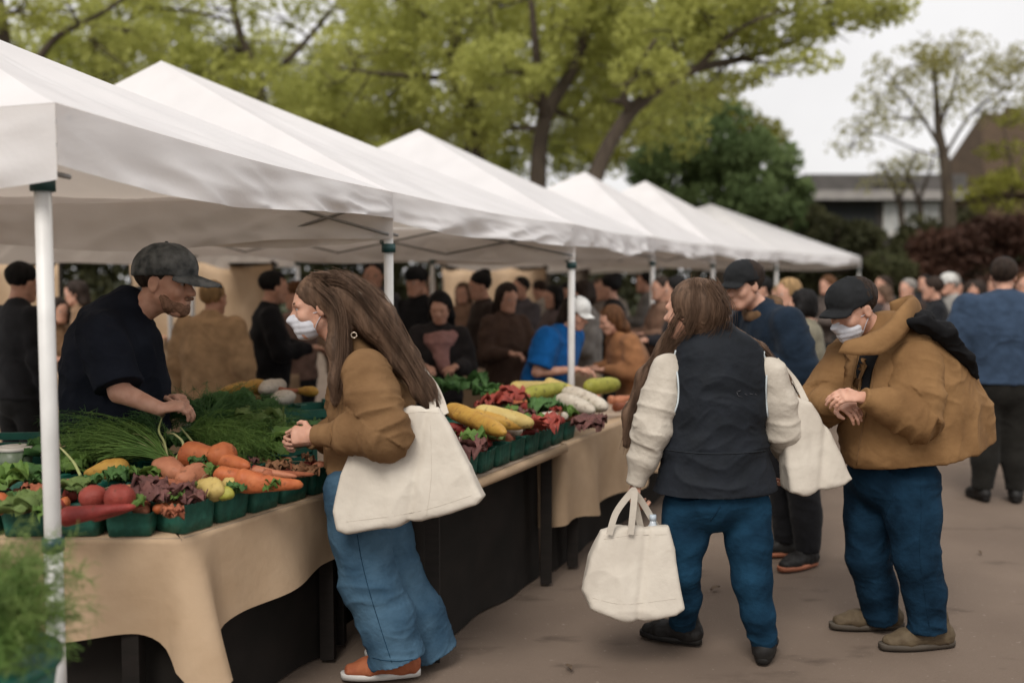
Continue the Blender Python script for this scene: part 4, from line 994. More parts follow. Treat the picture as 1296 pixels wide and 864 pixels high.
    sewn_line('seam', bj, [(1165, 606), (1166, 650), (1164, 700), (1170, 750), (1176, 792)], .0014, M['denim_deep'], r, .0003)
    sewn_line('seam', bj, [(1132, 625), (1120, 655), (1118, 690)], .0014, M['denim_deep'], r, .0003)
    mb = MB()                                                         # laces on the near shoe
    for k in range(4):
        x = 1160 - k * 7; mb.tube([w(x - 4, 806 + k * 2.5, -.02), w(x, 801 + k * 2.5, -.07), w(x + 5, 803 + k * 2.5, -.12)], .003, 5)
    mb.build('laces', mat('lace', (.32, .28, .16), None, .8), r)
man_brown()

# --- seller
def seller():
    d = 4.45; w = lambda px, py, dd=0: W(px, py, d + dd)
    sd = A(.06, 1, 0)
    H = Head(w(210, 357), A(.965, -.13, -.10), A(.08, 0, 1), 1.20)
    J = dict(side=sd, head=H, neck=w(166, 398))
    J.update(shR=w(128, 420, -.19), elR=w(152, 496, -.27), wrR=w(202, 517, -.30), shL=w(150, 420, .18), elL=w(174, 490, .2), wrL=w(208, 504, .05))
    J['haR'] = (A(.9, .2, .1), A(0, .3, -.9), A(.1, .9, .2), .8); J['haL'] = (A(.8, -.3, .1), A(.1, -.2, -.9), A(.2, -.9, 0), .9)
    z = lambda x, y, zz: A(x, y, zz)
    hx, hy = w(140, 560)[:2]
    J.update(hipR=z(hx, hy - .1, .93), hipL=z(hx, hy + .1, .93), knR=z(hx + .02, hy - .11, .50), knL=z(hx + .02, hy + .11, .50), anR=z(hx, hy - .12, .1), anL=z(hx, hy + .12, .1), toeR=A(1, -.2, 0), toeL=A(1, .2, 0))
    top = dict(name='t_shirt', mat=M['navytee'], sec=[(w(163, 386), .085, .08), (w(148, 408), .19, .125), (w(144, 445), .21, .20), (w(144, 490), .20, .225), (w(146, 540), .20, .225), (w(144, 590), .20, .22)], k=.06,
               sleeve=[.098, .102, .0], short=.92, amp=.016, sc=(6, 6, 8), collar=(w(166, 398), w(172, 384), (.075, .075)))
    r = figure('bearded seller in a navy t-shirt and washed grey cap behind the vegetable table', (float(hx), float(hy), 0), J,
               dict(hair=DKBR, skin='skin', brow=True, top=top, arm=[.055, .047, .03], hs=1.05, pants=dict(mat=M['black'], seat=(.19, .19), r=[.13, .10, .09], name='trousers'), shoes=(M['shoeblack'], M['shoeblack'])), .007, .006)
    F = Field(.006); hair_cap(F, H, .97); sdf_obj(F, 'hair', hairm(DKBR), r, hair_disp(.002, (.3, 0, -.9), 120))
    F = Field(.005); ax = H.ax; s = H.s
    F.ell(H(.042, 0, -.082), A(.050, .0565, .038) * s, ax, .02); F.ell(H(.067, 0, -.093), A(.030, .035, .031) * s, ax, .02); F.limb(H(.097, -.022, -.052), H(.097, .022, -.052), .009 * s, .009 * s, .01)
    for q in (-1, 1): F.limb(H(.01, q * .062, -.02), H(.04, q * .055, -.08), .016 * s, .02 * s, .02)
    F.half(H(0, 0, -.046), H.u - H.f * .12, .02)
    F.ell(H(.106, 0, -.068), A(.016, .02, .006) * s, ax, .006, 'sub')
    sdf_obj(F, 'beard', mat('stubble', (.26, .145, .095), (.15, .08, .05), .8, 90), r, hair_disp(.002, (.2, 0, -1), 90))
    cap_on(r, H, M['capgrey'], True, .10, puff=1.08, blen=.135)
seller()

# --- everybody else
def stand(pos, yaw, h=1.7, lean=0.0, hyaw=0.0, hpitch=0.0, arms=('front', 'front'), build=1.0):
    f = A(cos(radians(yaw)), sin(radians(yaw)), 0); l = A(-f[1], f[0], 0); s = h / 1.72; o = A(pos[0], pos[1], 0)
    def P(fw, lf, z):
        if z > .93: fw = fw + (z - .93) * sin(lean); z = .93 + (z - .93) * cos(lean)
        return o + s * (f * fw + l * lf + UP * z)
    hf = radians(yaw + hyaw); hd = A(cos(hf), sin(hf), -math.tan(hpitch))
    J = dict(side=l, head=Head(P(.045, 0, 1.60), hd, UP, s), neck=P(-.01, 0, 1.45))
    for q, sg, am in (('L', 1, arms[0]), ('R', -1, arms[1])):
        J['sh' + q] = P(-.01, sg * .17 * build, 1.38)
        if am == 'front': J['el' + q], J['wr' + q], hd_ = P(.06, sg * .24 * build, 1.11), P(.30, sg * .12, 1.13), f * .9 - l * sg * .4
        elif am == 'up': J['el' + q], J['wr' + q], hd_ = P(.12, sg * .22 * build, 1.14), P(.26, sg * .09, 1.36), f * .5 + UP * .8
        else: J['el' + q], J['wr' + q], hd_ = P(-.02, sg * .235 * build, 1.10), P(.05, sg * .235 * build, .86), f * .15 - UP
        J['ha' + q] = (hd_, (-l * sg if am == 'down' else -UP + .1 * f), None, .6)
        J['hip' + q] = P(0, sg * .09, .90); J['kn' + q] = P(.02, sg * .10, .50); J['an' + q] = P(-.02, sg * .11, .09); J['toe' + q] = f + l * sg * .25
    return J, P, f, l, s
_col = {}
def crowd(px, d, h, yaw, topc, legc, hair, style, label, lean=0, hyaw=0, hp=0, arms=('front', 'front'), cap=None, build=1.0, vox=.014, tname='jacket', short=None, skin='skin', sleeve_mat=None, group=None, mask=False, brim=True, soles=None, x=None, tm=None):
    xx = W(px, 353, d)[0] if x is None else x
    J, P, f, l, s = stand((xx, d), yaw, h, lean, hyaw, hp, arms, build); b = build * s
    top = dict(name=tname, mat=tm or fabric(topc), k=.05, amp=.016, sc=(6, 6, 8), sleeve=[.078 * b, .07 * b, .045 * s],
               sec=[(P(-.005, 0, 1.45), .075 * s, .07 * s), (P(-.01, 0, 1.36), .19 * b, .105 * b), (P(.0, 0, 1.22), .195 * b, .14 * b), (P(.01, 0, 1.05), .18 * b, .14 * b), (P(.0, 0, .84), .20 * b, .15 * b)])
    if short: top.update(short=.85, sleeve=[.085 * b, .085 * b, .05])
    if sleeve_mat: top['sleeve_mat'] = sleeve_mat
    sh = (M['shoeblack'], soles or M['shoeblack'])
    r = figure(label, (float(xx), float(d), 0), J, dict(hair=hair or BLK, skin=skin, top=top, pants=dict(mat=fabric(legc), seat=(.17 * b, .14 * b), r=[.105 * b, .08 * b, .07 * s], name='trousers'), shoes=sh), vox, min(vox, .010) if d < 8 else vox, group)
    H = J['head']; hm = hairm(hair) if hair else None
    if hair:
        F = Field(.009 if d < 9 else .012)
        hair_cap(F, H, 1.02 if style != 'short' or cap else .99)
        if style in ('long', 'tail'):
            F.ell(H(-.05, 0, .0), A(.085, .085, .10) * s, H.ax, .03)
            F.chain([H(-.06, 0, 0), H(-.085, 0, -.10), H(-.10, 0, -.20), H(-.11, 0, -.29)], [(.085, .06), (.095, .05), (.085, .04), (.05, .02)] if style == 'long' else [.05, .04, .035, .015], .04, H.l)
        if style == 'bun': F.ell(H(-.08, 0, .10), A(.05, .05, .05) * s, H.ax, .02)
        if style == 'bob':
            for q in (-1, 1): F.chain([H(-.03, q * .05, .04), H(-.01, q * .082, -.03), H(.01, q * .08, -.11)], [.05, .035, .025], .03)
            F.ell(H(-.06, 0, -.03), A(.07, .085, .085) * s, H.ax, .03)
        sdf_obj(F, 'hair', hm, r, hair_disp(.004, (.1, 0, -1), 55))
    if d < 12: eyes(H, r)
    if cap is not None: cap_on(r, H, cap if not isinstance(cap, tuple) else fabric(cap), brim, 0, vox=.007 if d < 9 else .01, blen=.075)
    if mask: mask_on(r, H)
    return r, J
NV = (.013, .020, .034)
# man in the navy jacket between the two customers
rD, JD = crowd(978, 5.7, 1.80, 196, NV, (.012, .012, .014), DKBR, 'short', 'man in a navy jacket and dark cap between the vest and the brown jacket, stooping', lean=.44, hyaw=14, hp=.18, arms=('front', 'front'), cap=M['capblack'], build=1.2, vox=.010, soles=M['soleorange'], tm=M['navyj'] if 'navyj' in M else fabric((.012, .022, .038)), x=W(1010, 353, 5.7)[0])
Hd = JD['head']; F = Field(.009)
ring = [JD['neck'] + Hd.l * .088 * cos(a) + Hd.f * .085 * sin(a) + A(0, 0, .012 - .03 * sin(a)) for a in np.linspace(0, 2 * pi, 13)]
F.chain(ring, [.027] * 13, .02)
sdf_obj(F, 'collar', fabric((.13, .075, .04)), rD, lambda V, N: fold(V, N, .008, (15, 15, 15)))
# man in the denim shirt walking away
DEN = (.038, .062, .105)
rE, JE = crowd(1272, 7.3, 1.79, 78, DEN, (.016, .015, .013), DKBR, 'short', 'broad man in a blue denim shirt and dark cap walking away at the picture edge', hyaw=-12, arms=('down', 'front'), cap=M['capblack'], build=1.38, vox=.010, brim=True, tname='denim_shirt')
# under the tents
G1 = 'people crowding under the tents'
crowd(684, 7.25, 1.56, 330, (.010, .12, .38), (.012, .012, .014), DKBR, 'tail', 'woman in a bright blue t-shirt bending over the squash table', lean=.42, hp=.35, arms=('down', 'front'), build=1.25, vox=.010, tname='t_shirt', short=1, cap=(.72, .72, .70))
crowd(556, 7.4, 1.55, 275, (.030, .026, .026), (.014, .013, .014), BLK, 'long', 'dark haired woman in charcoal wearing a pink scarf', hp=.3, lean=.15, hyaw=-10, arms=('front', 'front'), mask=False)
F = Field(.010); p = W(556, 425, 7.32); F.chain([p + A(-.12, .03, 0), p + A(0, -.10, -.04), p + A(.12, .03, 0)], [.05, .07, .05], .04); F.limb(p + A(0, -.12, -.03), p + A(.04, -.14, -.22), .06, .05, .03)
tag(sdf_obj(F, 'scarf', fabric((.36, .19, .17)), None, lambda V, N: fold(V, N, .015, (12, 12, 12))), 'dusty pink scarf round the neck of the dark haired woman', 'scarf')
crowd(612, 9.0, 1.70, 200, (.045, .032, .028), (.02, .02, .02), BLK, 'bun', 'person in dark brown with knotted dark hair behind the blue shirt', hp=.15, arms=('down', 'down'))
crowd(640, 8.2, 1.60, 300, (.075, .045, .033), (.02, .02, .02), DKBR, 'long', 'dark haired woman in brown just behind the bright blue shirt', hp=.2)
crowd(477, 8.8, 1.80, 230, (.07, .07, .08), (.02, .02, .02), BLK, 'short', 'dark haired man standing behind the post beside the woman in tan', hyaw=40)
crowd(340, 7.6, 1.70, 20, (.013, .013, .015), (.015, .015, .015), BLK, 'short', 'man in black seen between the seller and the woman in tan', hyaw=15, hp=.1)
crowd(378, 8.4, 1.62, 160, (.26, .17, .14), (.03, .03, .035), AUB, 'short', 'person in a faded pink top behind the man in black', hyaw=20, hp=.15)
crowd(266, 7.0, 1.62, 70, (.44, .285, .16), (.03, .026, .022), BLOND, 'short', 'person in a tan coat turned away behind the seller', arms=('down', 'down'), build=1.25, tname='coat')
crowd(22, 6.6, 1.74, 60, (.018, .018, .020), (.015, .015, .015), BLK, 'short', 'person in dark clothes seen past the nearest white tent post', arms=('down', 'down'), hp=.2)
crowd(100, 9.5, 1.62, 200, (.24, .15, .09), (.03, .026, .022), DKBR, 'long', 'long haired person in brown far behind the seller', hp=.1)
crowd(430, 9.6, 1.56, 190, (.20, .13, .085), (.02, .02, .02), DKBR, 'long', 'person in light brown far behind the woman in tan', lean=.2)
crowd(530, 8.6, 1.74, 240, (.012, .012, .013), (.02, .02, .02), BLK, 'short', 'tall person in black with a flat black hat behind the pink scarf', cap=M['capblack'], brim=False, hp=.1)
crowd(742, 8.6, 1.62, 190, (.25, .23, .21), (.03, .03, .03), DKBR, 'bob', 'dark haired person in a pale grey top beside the third white post', hp=.2)
crowd(776, 9.3, 1.68, 170, (.020, .018, .018), (.02, .02, .02), BLK, 'bun', 'person in black with a large dark bun past the third white post')
crowd(808, 7.8, 1.46, 195, (.28, .13, .06), (.02, .02, .025), AUB, 'long', 'woman in a fluffy russet coat bending over the far end of the table', lean=.35, hp=.3, build=1.2, tname='coat')
crowd(840, 10.2, 1.66, 200, (.22, .13, .09), (.02, .02, .025), DKBR, 'short', 'person in brown behind the russet coat')
crowd(760, 10.8, 1.64, 250, (.22, .18, .15), (.02, .02, .025), BROWN, 'long', 'person in dull grey brown deep under the third tent')
crowd(662, 10.6, 1.66, 220, (.10, .09, .10), (.02, .02, .025), BLK, 'short', 'dark haired man far behind the bright blue shirt')
crowd(820, 12.2, 1.72, 170, (.16, .15, .14), (.03, .03, .03), BLK, 'short', 'person in pale grey in the far crowd behind the russet coat')
crowd(586, 11.0, 1.60, 260, (.26, .16, .11), (.02, .02, .02), BROWN, 'long', 'brown haired person far back between the two black coats')
crowd(704, 9.8, 1.58, 210, (.13, .10, .10), (.02, .02, .02), BLK, 'bob', 'person in grey behind the head of the blue shirt', hp=.1)
crowd(1002, 8.2, 1.64, 200, (.24, .21, .16), (.03, .03, .03), BLOND, 'long', 'blond haired person in a beige knit behind the navy jacket', hp=.1)
crowd(1022, 7.2, 1.56, 150, (.22, .20, .145), (.03, .03, .03), BLK, 'bob', 'dark haired person in an olive beige top hidden behind the brown jacket', hp=.1)
crowd(968, 10.0, 1.66, 190, (.12, .11, .12), (.03, .03, .03), BLK, 'short', 'person in dark grey behind the navy jacket, head above the shoulder')
crowd(905, 9.0, 1.60, 190, (.26, .15, .10), (.03, .03, .03), AUB, 'long', 'reddish haired person behind the woman in the vest')
crowd(860, 9.0, 1.66, 180, (.02, .02, .025), (.02, .02, .02), BLK, 'long', 'dark person half hidden by the head of the woman in the vest')
crowd(1185, 10.2, 1.66, 160, (.016, .017, .020), (.02, .02, .02), DKBR, 'short', 'man in a dark jacket looking aside between brown jacket and denim shirt', arms=('front', 'front'), hp=.05)
crowd(1206, 11.4, 1.70, 185, (.30, .29, .27), (.03, .03, .03), GREY, 'short', 'person in pale grey with a white topped cap behind the man in the dark jacket', cap=(.62, .61, .58))
crowd(1152, 11.8, 1.64, 200, (.05, .035, .03), (.03, .03, .03), GREY, 'short', 'person with thin pale hair behind the shoulder of the brown jacket')
crowd(1240, 13.0, 1.62, 100, (.05, .04, .045), (.03, .03, .03), DKBR, 'long', 'far person in dark clothes beside the denim shirt')
crowd(1296, 11.0, 1.70, 250, (.30, .20, .14), (.03, .03, .03), AUB, 'short', 'far person in a light tan top behind the cap of the denim shirt man')
crowd(1120, 14.0, 1.68, 190, (.06, .05, .05), (.03, .03, .03), DKBR, 'short', 'far person in brown behind the black cap')
crowd(1050, 13.0, 1.68, 200, (.10, .08, .07), (.03, .03, .03), AUB, 'long', 'far person with auburn hair before the dark shrub')
crowd(940, 14.0, 1.70, 200, (.10, .10, .11), (.03, .03, .03), DKBR, 'short', 'far person in grey beyond the tents')
crowd(1172, 15.5, 1.70, 210, (.03, .03, .035), (.03, .03, .03), BLK, 'short', 'farthest dark haired person in black before the copper shrub')
crowd(1262, 16.0, 1.66, 170, (.12, .07, .06), (.03, .03, .03), BROWN, 'long', 'farthest brown haired person in dull red before the copper shrub')

# more far heads, each turned and dressed its own way
for px, d, h, yw, c_, hc, st, lab in [(545, 12.4, 1.66, 200, (.30, .20, .15), BROWN, 'long', 'far person in dusty rose between the post and the black hat'), (600, 12.8, 1.58, 300, (.16, .10, .07), AUB, 'bob', 'far auburn haired person beyond the knotted hair'),
    (688, 12.6, 1.62, 170, (.34, .30, .26), DKBR, 'short', 'far person in cream beyond the white cap'), (724, 11.8, 1.60, 240, (.20, .10, .07), BLK, 'long', 'far person in rust just left of the third white post'), (788, 13.0, 1.64, 200, (.38, .34, .30), BROWN, 'short', 'far person in off white beyond the dark bun'),
    (858, 12.0, 1.60, 160, (.24, .14, .09), AUB, 'long', 'far person in chestnut beside the head of the vest woman'), (1010, 11.5, 1.60, 190, (.28, .17, .10), BLOND, 'bob', 'far fair haired person past the beige knit'), (1214, 14.5, 1.64, 230, (.05, .07, .11), BLK, 'short', 'far person in slate blue beyond the white topped cap'),
    (1140, 12.9, 1.58, 150, (.26, .18, .15), BROWN, 'long', 'far person in pale pink beyond the brown collar'), (1226, 12.0, 1.62, 260, (.40, .36, .33), DKBR, 'bob', 'far person in pale clothes beside the arm of the denim shirt'), (155, 10.5, 1.58, 20, (.10, .07, .06), BLK, 'short', 'far person in brown seen over the seller\'s shoulder'), (60, 8.6, 1.50, 320, (.30, .19, .11), DKBR, 'bob', 'shorter person in tan between the nearest post and the seller')]:
    crowd(px, d, h, yw, c_, (.03, .03, .03), hc, st, lab, lean=rng.uniform(0, .3), hyaw=rng.uniform(-25, 25), hp=rng.uniform(0, .3))

# ------------------------------------------------------------------ bags
M['bagseam'] = mat('bag_seam', (.56, .51, .44), (.50, .45, .385), .95)
def tote(name, label, px_poly, d, ez, thick, top_w, handles, seams=()):
    w = lambda px, py, dd=0: W(px, py, d + dd)
    c = np.mean(px_poly, 0); org = w(*c); s = d / FPX
    ez = nrm(ez); ey = UP - ez * ez[2]; ey = nrm(ey); ex = nrm(np.cross(ey, ez))
    pts = []
    for p in px_poly:
        # where the ray meets the bag's own middle plane
        r_ = ray(*p); t = ((org - A(0, 0, HC)) @ ez) / (r_ @ ez); q = A(0, 0, HC) + r_ * t - org; pts.append((q @ ex, q @ ey))
    F = Field(.006); F.poly(pts, org, ex, ey, ez, lambda v: top_w + (thick - top_w) * (1 - np.asarray(v)) ** .8, .022)
    r = empty(name, tuple(org), label, 'tote bag')
    y0 = min(p[1] for p in pts)
    def dis(V, N):
        q = V - org; x, y = q @ ex, q @ ey
        crease = -.010 * np.exp(-((x - .02 - .12 * (y - y0)) / .018) ** 2) + .008 * np.exp(-((x + .05 + .1 * y) / .03) ** 2)
        w_ = foldax(V, N, nrm(A(.35, 0, 1)), .011, 3.2, 7.5, d)
        return .5 * (w_ + fold(V, N, .012, (5, 5, 3.2), d)) + N * crease[:, None]
    bo = sdf_obj(F, 'bag_body', M['bag'], r, dis, 2)
    for sm in seams: sewn_line('seam', surf(bo), sm, .0010, M['bagseam'], r, .0003)
    for hpts in handles:
        P = smooth_path([w(*q) for q in hpts], 6); mb = MB(); k = len(P)
        V = []
        for i, p in enumerate(P):
            t = nrm(P[min(i + 1, k - 1)] - P[max(i - 1, 0)]); sdv = nrm(np.cross(t, A(0, 1, 0))) * .0135; n_ = nrm(np.cross(t, sdv)) * .0012
            V += [p + sdv + n_, p - sdv + n_, p - sdv - n_, p + sdv - n_]
        f = [[i * 4 + j, i * 4 + (j + 1) % 4, (i + 1) * 4 + (j + 1) % 4, (i + 1) * 4 + j] for i in range(k - 1) for j in range(4)]
        mb.add(V, f + [[3, 2, 1, 0], [(k - 1) * 4 + j for j in range(4)]]); mb.build('handle', M['bag'], r, False)
    return r
tote('tote_bag', 'large slack cream tote hanging from the shoulder of the woman in tan', [(500, 520), (520, 513), (556, 514), (572, 540), (592, 582), (614, 628), (606, 638), (572, 648), (536, 656), (486, 666), (444, 673), (431, 668), (425, 645), (434, 600), (450, 560), (474, 530)], 3.80, A(-.12, -1, .10), .075, .02,
     [[(564, 524, .02), (558, 505, .12), (550, 488, .24), (535, 468, .38)], [(548, 516, .05), (546, 502, .14), (540, 488, .26), (525, 470, .38)]], [[(505, 526), (530, 521), (560, 523)], [(438, 660), (500, 652), (548, 642), (604, 624)], [(540, 652), (546, 600), (545, 530)]])
tote('tote_bag', 'rounded cream tote carried low in the hand of the woman in the vest', [(760, 670), (800, 664), (846, 664), (853, 700), (863, 764), (852, 772), (800, 779), (776, 776), (746, 764), (737, 742), (745, 705)], 4.12, A(.0, -1, .04), .10, .035,
     [[(771, 676, -.06), (780, 648, -.06), (798, 624, -.05), (803, 622, -.05), (801, 648, -.06), (798, 676, -.06)], [(812, 672, .05), (806, 645, .02), (800, 622, -.02), (812, 634, -.0), (832, 668, .05)]], [[(764, 682), (800, 677), (844, 676)], [(750, 756), (790, 764), (856, 757)]])
tote('tote_bag', 'cream tote tucked under the arm of the woman in the vest', [(1000, 500), (1026, 508), (1046, 540), (1060, 575), (1073, 603), (1062, 611), (1010, 622), (994, 620), (990, 585), (988, 530)], 4.22, A(.10, -1, .0), .075, .02,
     [[(1008, 506, .03), (1000, 490, .08), (986, 468, .10), (970, 452, .10)], [(1020, 508, .05), (1006, 482, .10), (982, 455, .12)]])
bt = empty('water_bottle', W(826, 672, 4.13), 'clear water bottle with a pale cap poking out of the low carried tote', 'bottle')
c = W(826, 700, 4.14); mb = MB(); mb.tube([c, c + A(0, 0, .10), c + A(0, 0, .13), c + A(0, 0, .145)], [.03, .03, .014, .012], 12); mb.build('bottle_body', mat('clear_plastic', (.55, .6, .65), None, .15, spec=.6), bt)
mb = MB(); mb.tube([c + A(0, 0, .143), c + A(0, 0, .166)], [.015, .014], 12); mb.build('bottle_cap', mat('pale_blue_plastic', (.5, .58, .66), None, .35), bt)

# ------------------------------------------------------------------ tables
def cloth_table(label, front, inner, z, drops, over, cat='table', lab_cloth=None, swing=None, board_only=False, legs=True):
    """front: polyline of the visible edge (3-D xy), inner: polyline of the hidden edge."""
    poly = [A(p[0], p[1], 0) for p in front] + [A(p[0], p[1], 0) for p in inner[::-1]]
    c = np.mean(poly, 0)
    r = empty('trestle_table', (c[0], c[1], 0), label, cat)
    poly = [c + (p_ - c) * (1 - .006 / np.linalg.norm(p_ - c)) for p_ in poly]
    n = len(poly); mb = MB()
    top = [p + A(0, 0, z - .0015) for p in poly]; bot = [p + A(0, 0, z - .04) for p in poly]
    mb.add(top + bot, [list(range(n))[::-1], [n + i for i in range(n)]] + [[i, (i + 1) % n, n + (i + 1) % n, n + i] for i in range(n)])
    mb.build('table_top', M['board'], r, False)
    for p in [front[0], front[-1], inner[0], inner[-1]]:
        q = A(p[0], p[1], 0); q = c + (q - c) * A(.84, .84, 0)
        mb = MB(); mb.box((q[0] - .03, q[1] - .03, .015), (q[0] + .03, q[1] + .03, z - .045)); mb.build('leg', M['wood'], r, False)
    return r
u_ = nrm(A(.36, .68, 0)); ZT = .75
E0 = PZ(232, 681, ZT); E1 = PZ(440, 617, ZT); EL = E0 + A(-2.2, -.02, 0)
rowd = nrm(E1 - E0); inn = A(-rowd[1], rowd[0], 0)
cornerI = E0 + A(-.62, .62, 0)
# L shaped stall: two tables and one cloth over each run
cloth_table('trestle table under the tan cloth at the seller\'s end of the stall', [EL, E0], [EL + A(0, .62, 0), cornerI], ZT, None, None)
cloth_table('trestle table running away from the corner towards the woman in tan', [E0 + rowd * .004, E1], [cornerI + rowd * .05, E1 + inn * .80], ZT, None, None)
def drape(name, label, pts, hang, z, flareseg=None, wav=.02, seed=0, top_in=None, m=None):
    """cloth hanging from the polyline pts (world xy); hang(t) the drop; top reaches inwards."""
    P = smooth_poly(pts, 140); n = len(P); V = []; rows = 22
    acc = np.concatenate([[0], np.cumsum(np.linalg.norm(np.diff(P, axis=0), axis=1))])
    nor = []
    for i in range(n):
        t = nrm(P[min(i + 1, n - 1)] - P[max(i - 1, 0)]); nor.append(A(t[1], -t[0], 0))
    for j in range(rows):
        v = j / (rows - 1)
        for i in range(n):
            s = acc[i]; o = nor[i]; hg = hang(s, acc[-1])
            wv = wav * (1.1 * sin(7.1 * s + seed) + .7 * sin(13.3 * s + 1 + seed) + .5 * vnoise(A(s * 3.1, v * 1.2, seed)[None])[0])
            fl = flareseg(s, acc[-1]) if flareseg else 0
            V.append(A(P[i][0], P[i][1], 0) + o * (.006 + wv * v ** 1.2 + .02 * v + fl * v ** 1.1) + A(0, 0, z + .002 - hg * v - .004 * (1 - v) ** 8))
    f = [[j * n + i, (j + 1) * n + i, (j + 1) * n + i + 1, j * n + i + 1] for j in range(rows - 1) for i in range(n - 1)]
    if top_in is not None:
        b = len(V)
        for i in range(n): q = P[i] + (top_in - P[i] * 1) * 0 - nor[i] * .10; V.append(A(q[0], q[1], z + .001))
        f += [[b + i, i, i + 1, b + i + 1] for i in range(n - 1)]
    ob = mesh_obj(name, V, f, m or M['cloth']); return tag(ob, label, 'tablecloth')
def smooth_poly(pts, n):
    P = np.array([p[:2] for p in pts]); s = np.concatenate([[0], np.cumsum(np.linalg.norm(np.diff(P, axis=0), axis=1))])
    t = np.linspace(0, s[-1], n); Q = np.stack([np.interp(t, s, P[:, 0]), np.interp(t, s, P[:, 1])], 1)
    for _ in range(3): Q[1:-1] = .5 * Q[1:-1] + .25 * (Q[:-2] + Q[2:])
    return np.hstack([Q, np.zeros((n, 1))])
Lf = np.linalg.norm((E0 - EL)[:2]); Lr = np.linalg.norm((E1 - E0)[:2])
def hang1(s, T):
    h = .345 + .012 * sin(5 * s); dc = s - Lf
    h += .175 * np.exp(-((dc - .02) / .10) ** 2)
    if dc > .15: h = h - .06 * min((dc - .15) / .6, 1)
    return h
def flare1(s, T):
    dc = s - Lf
    return .15 * np.exp(-((dc - .035) / .055) ** 2) - .03 * np.exp(-((dc + .07) / .05) ** 2) - .02 * np.exp(-((dc - .14) / .05) ** 2)
drape('tablecloth', 'tan cloth over the nearest table with a long pointed corner fold', [EL, E0, E1], hang1, ZT, flare1, .020, 2.0, top_in=E0)
# added unseen sheet behind the seller's table keeps the shade under it
drape('tablecloth', 'dark cloth hanging to the ground on the seller\'s side of the nearest table', [E1 + inn * .82, cornerI + A(.0, .04, 0), EL + A(0, .66, 0)], lambda s, T: .72, ZT, None, .01, 4., m=M['shade_sheet'])
# second table
Z2 = .75
A0 = PZ(592, 609, Z2); A1 = PZ(712, 562, Z2); d2 = nrm(A1 - A0); in2 = A(-d2[1], d2[0], 0); L2 = np.linalg.norm((A1 - A0)[:2])
As = A0 - d2 * .35
cloth_table('trestle table with a bare pale board edge carrying the yellow squash', [As, A1], [As + in2 * .58, A1 + in2 * .58], Z2, None, None)
mb = MB()
q0, q1 = As - in2 * .012, A1 - in2 * .012
mb.tube([q0 * A(1, 1, 0) + A(0, 0, Z2 - .022), (q0 + q1) / 2 * A(1, 1, 0) + A(0, 0, Z2 - .026), q1 * A(1, 1, 0) + A(0, 0, Z2 - .022)], .024, 8)
tag(mb.build('cloth_roll', M['cloth']), 'tan cloth folded up along the edge of the squash table', 'tablecloth')
drape('tablecloth', 'dark cloth hanging to the ground behind the squash table', [A1 + in2 * .60, As + in2 * .60], lambda s, T: .72, Z2, None, .015, 1., m=M['shade_sheet'])  # unseen sheet added to block light under the squash table
# third table with the pleated cloth
B0 = PZ(702, 566, .75) - in2 * .005; B1 = B0 + d2 * 2.6
B0, B1 = A1 + d2 * .03, A1 + d2 * 2.6
cloth_table('trestle table with a pleated tan skirt past the squash table', [B0, B1], [B0 + in2 * .42, B1 + in2 * .42], .75, None, None)
drape('tablecloth', 'pleated tan cloth skirting the table past the yellow squash', [B0 + in2 * .4, B0 - d2 * .02, B1], lambda s, T: .46 + .02 * sin(9 * s), .75, None, .034, 3., top_in=B0)
# back tables under the tents
for (px, d, wdt, lab) in ((30, 8.0, 1.5, 'back table with a tan cloth beyond the nearest post'), (262, 7.6, 1.1, 'back table with a tan cloth behind the seller'), (640, 8.3, 1.6, 'back table draped in tan behind the squash table')):
    p = W(px, 353, d) * A(1, 1, 0)
    cloth_table(lab, [p + A(-wdt / 2, 0, 0), p + A(wdt / 2, 0, 0)], [p + A(-wdt / 2, .7, 0), p + A(wdt / 2, .7, 0)], .86, None, None)
    drape('tablecloth', 'tan cloth to the ground on the ' + lab.replace(' with a tan cloth', '').replace(' draped in tan', ''), [p + A(-wdt / 2, .7, 0), p + A(-wdt / 2, 0, 0), p + A(wdt / 2, 0, 0), p + A(wdt / 2, .7, 0)], lambda s, T: .8, .86, None, .02, px, top_in=p)
# crates, and dark sheets added as shade under the tables
def crate(name, p, sx, sy, sz, m, label, group=None, ang=0.0, slats=True):
    ca, sa = cos(ang), sin(ang); Mx = np.array([[ca, sa, 0], [-sa, ca, 0], [0, 0, 1]]); mb = MB(); t = .012
    mb.box((-sx / 2, -sy / 2, 0), (sx / 2, sy / 2, t), Mx, p)
    for k in range(3):
        z0 = .02 + k * (sz - .02) / 3; z1 = z0 + (sz - .02) / 3 * .72
        mb.box((-sx / 2, -sy / 2, z0), (sx / 2, -sy / 2 + t, z1), Mx, p); mb.box((-sx / 2, sy / 2 - t, z0), (sx / 2, sy / 2, z1), Mx, p)
        mb.box((-sx / 2 - .001, -sy / 2 + t, z0), (-sx / 2 + t, sy / 2 - t, z1), Mx, p); mb.box((sx / 2 - t, -sy / 2 + t, z0), (sx / 2 + .001, sy / 2 - t, z1), Mx, p)
    for a in (-1, 1):
        for b in (-1, 1): mb.box((a * (sx / 2 - .016) - .018, b * (sy / 2 - .016) - .018, .002), (a * (sx / 2 - .016) + .018, b * (sy / 2 - .016) + .018, sz), Mx, p)
    return tag(mb.build(name, m, None, False), label, 'crate', group)
drape('tablecloth', 'black inner cloth hanging to the ground under the tan one on the nearest table', [EL + A(0, .13, 0), E0 + A(-.08, .13, 0) + rowd * .03, E1 + inn * .13], lambda s, T: .70, ZT - .045, None, .012, 4., m=M['shade_sheet'])  # added dark sheet whose colour stands in for deep shade under this table
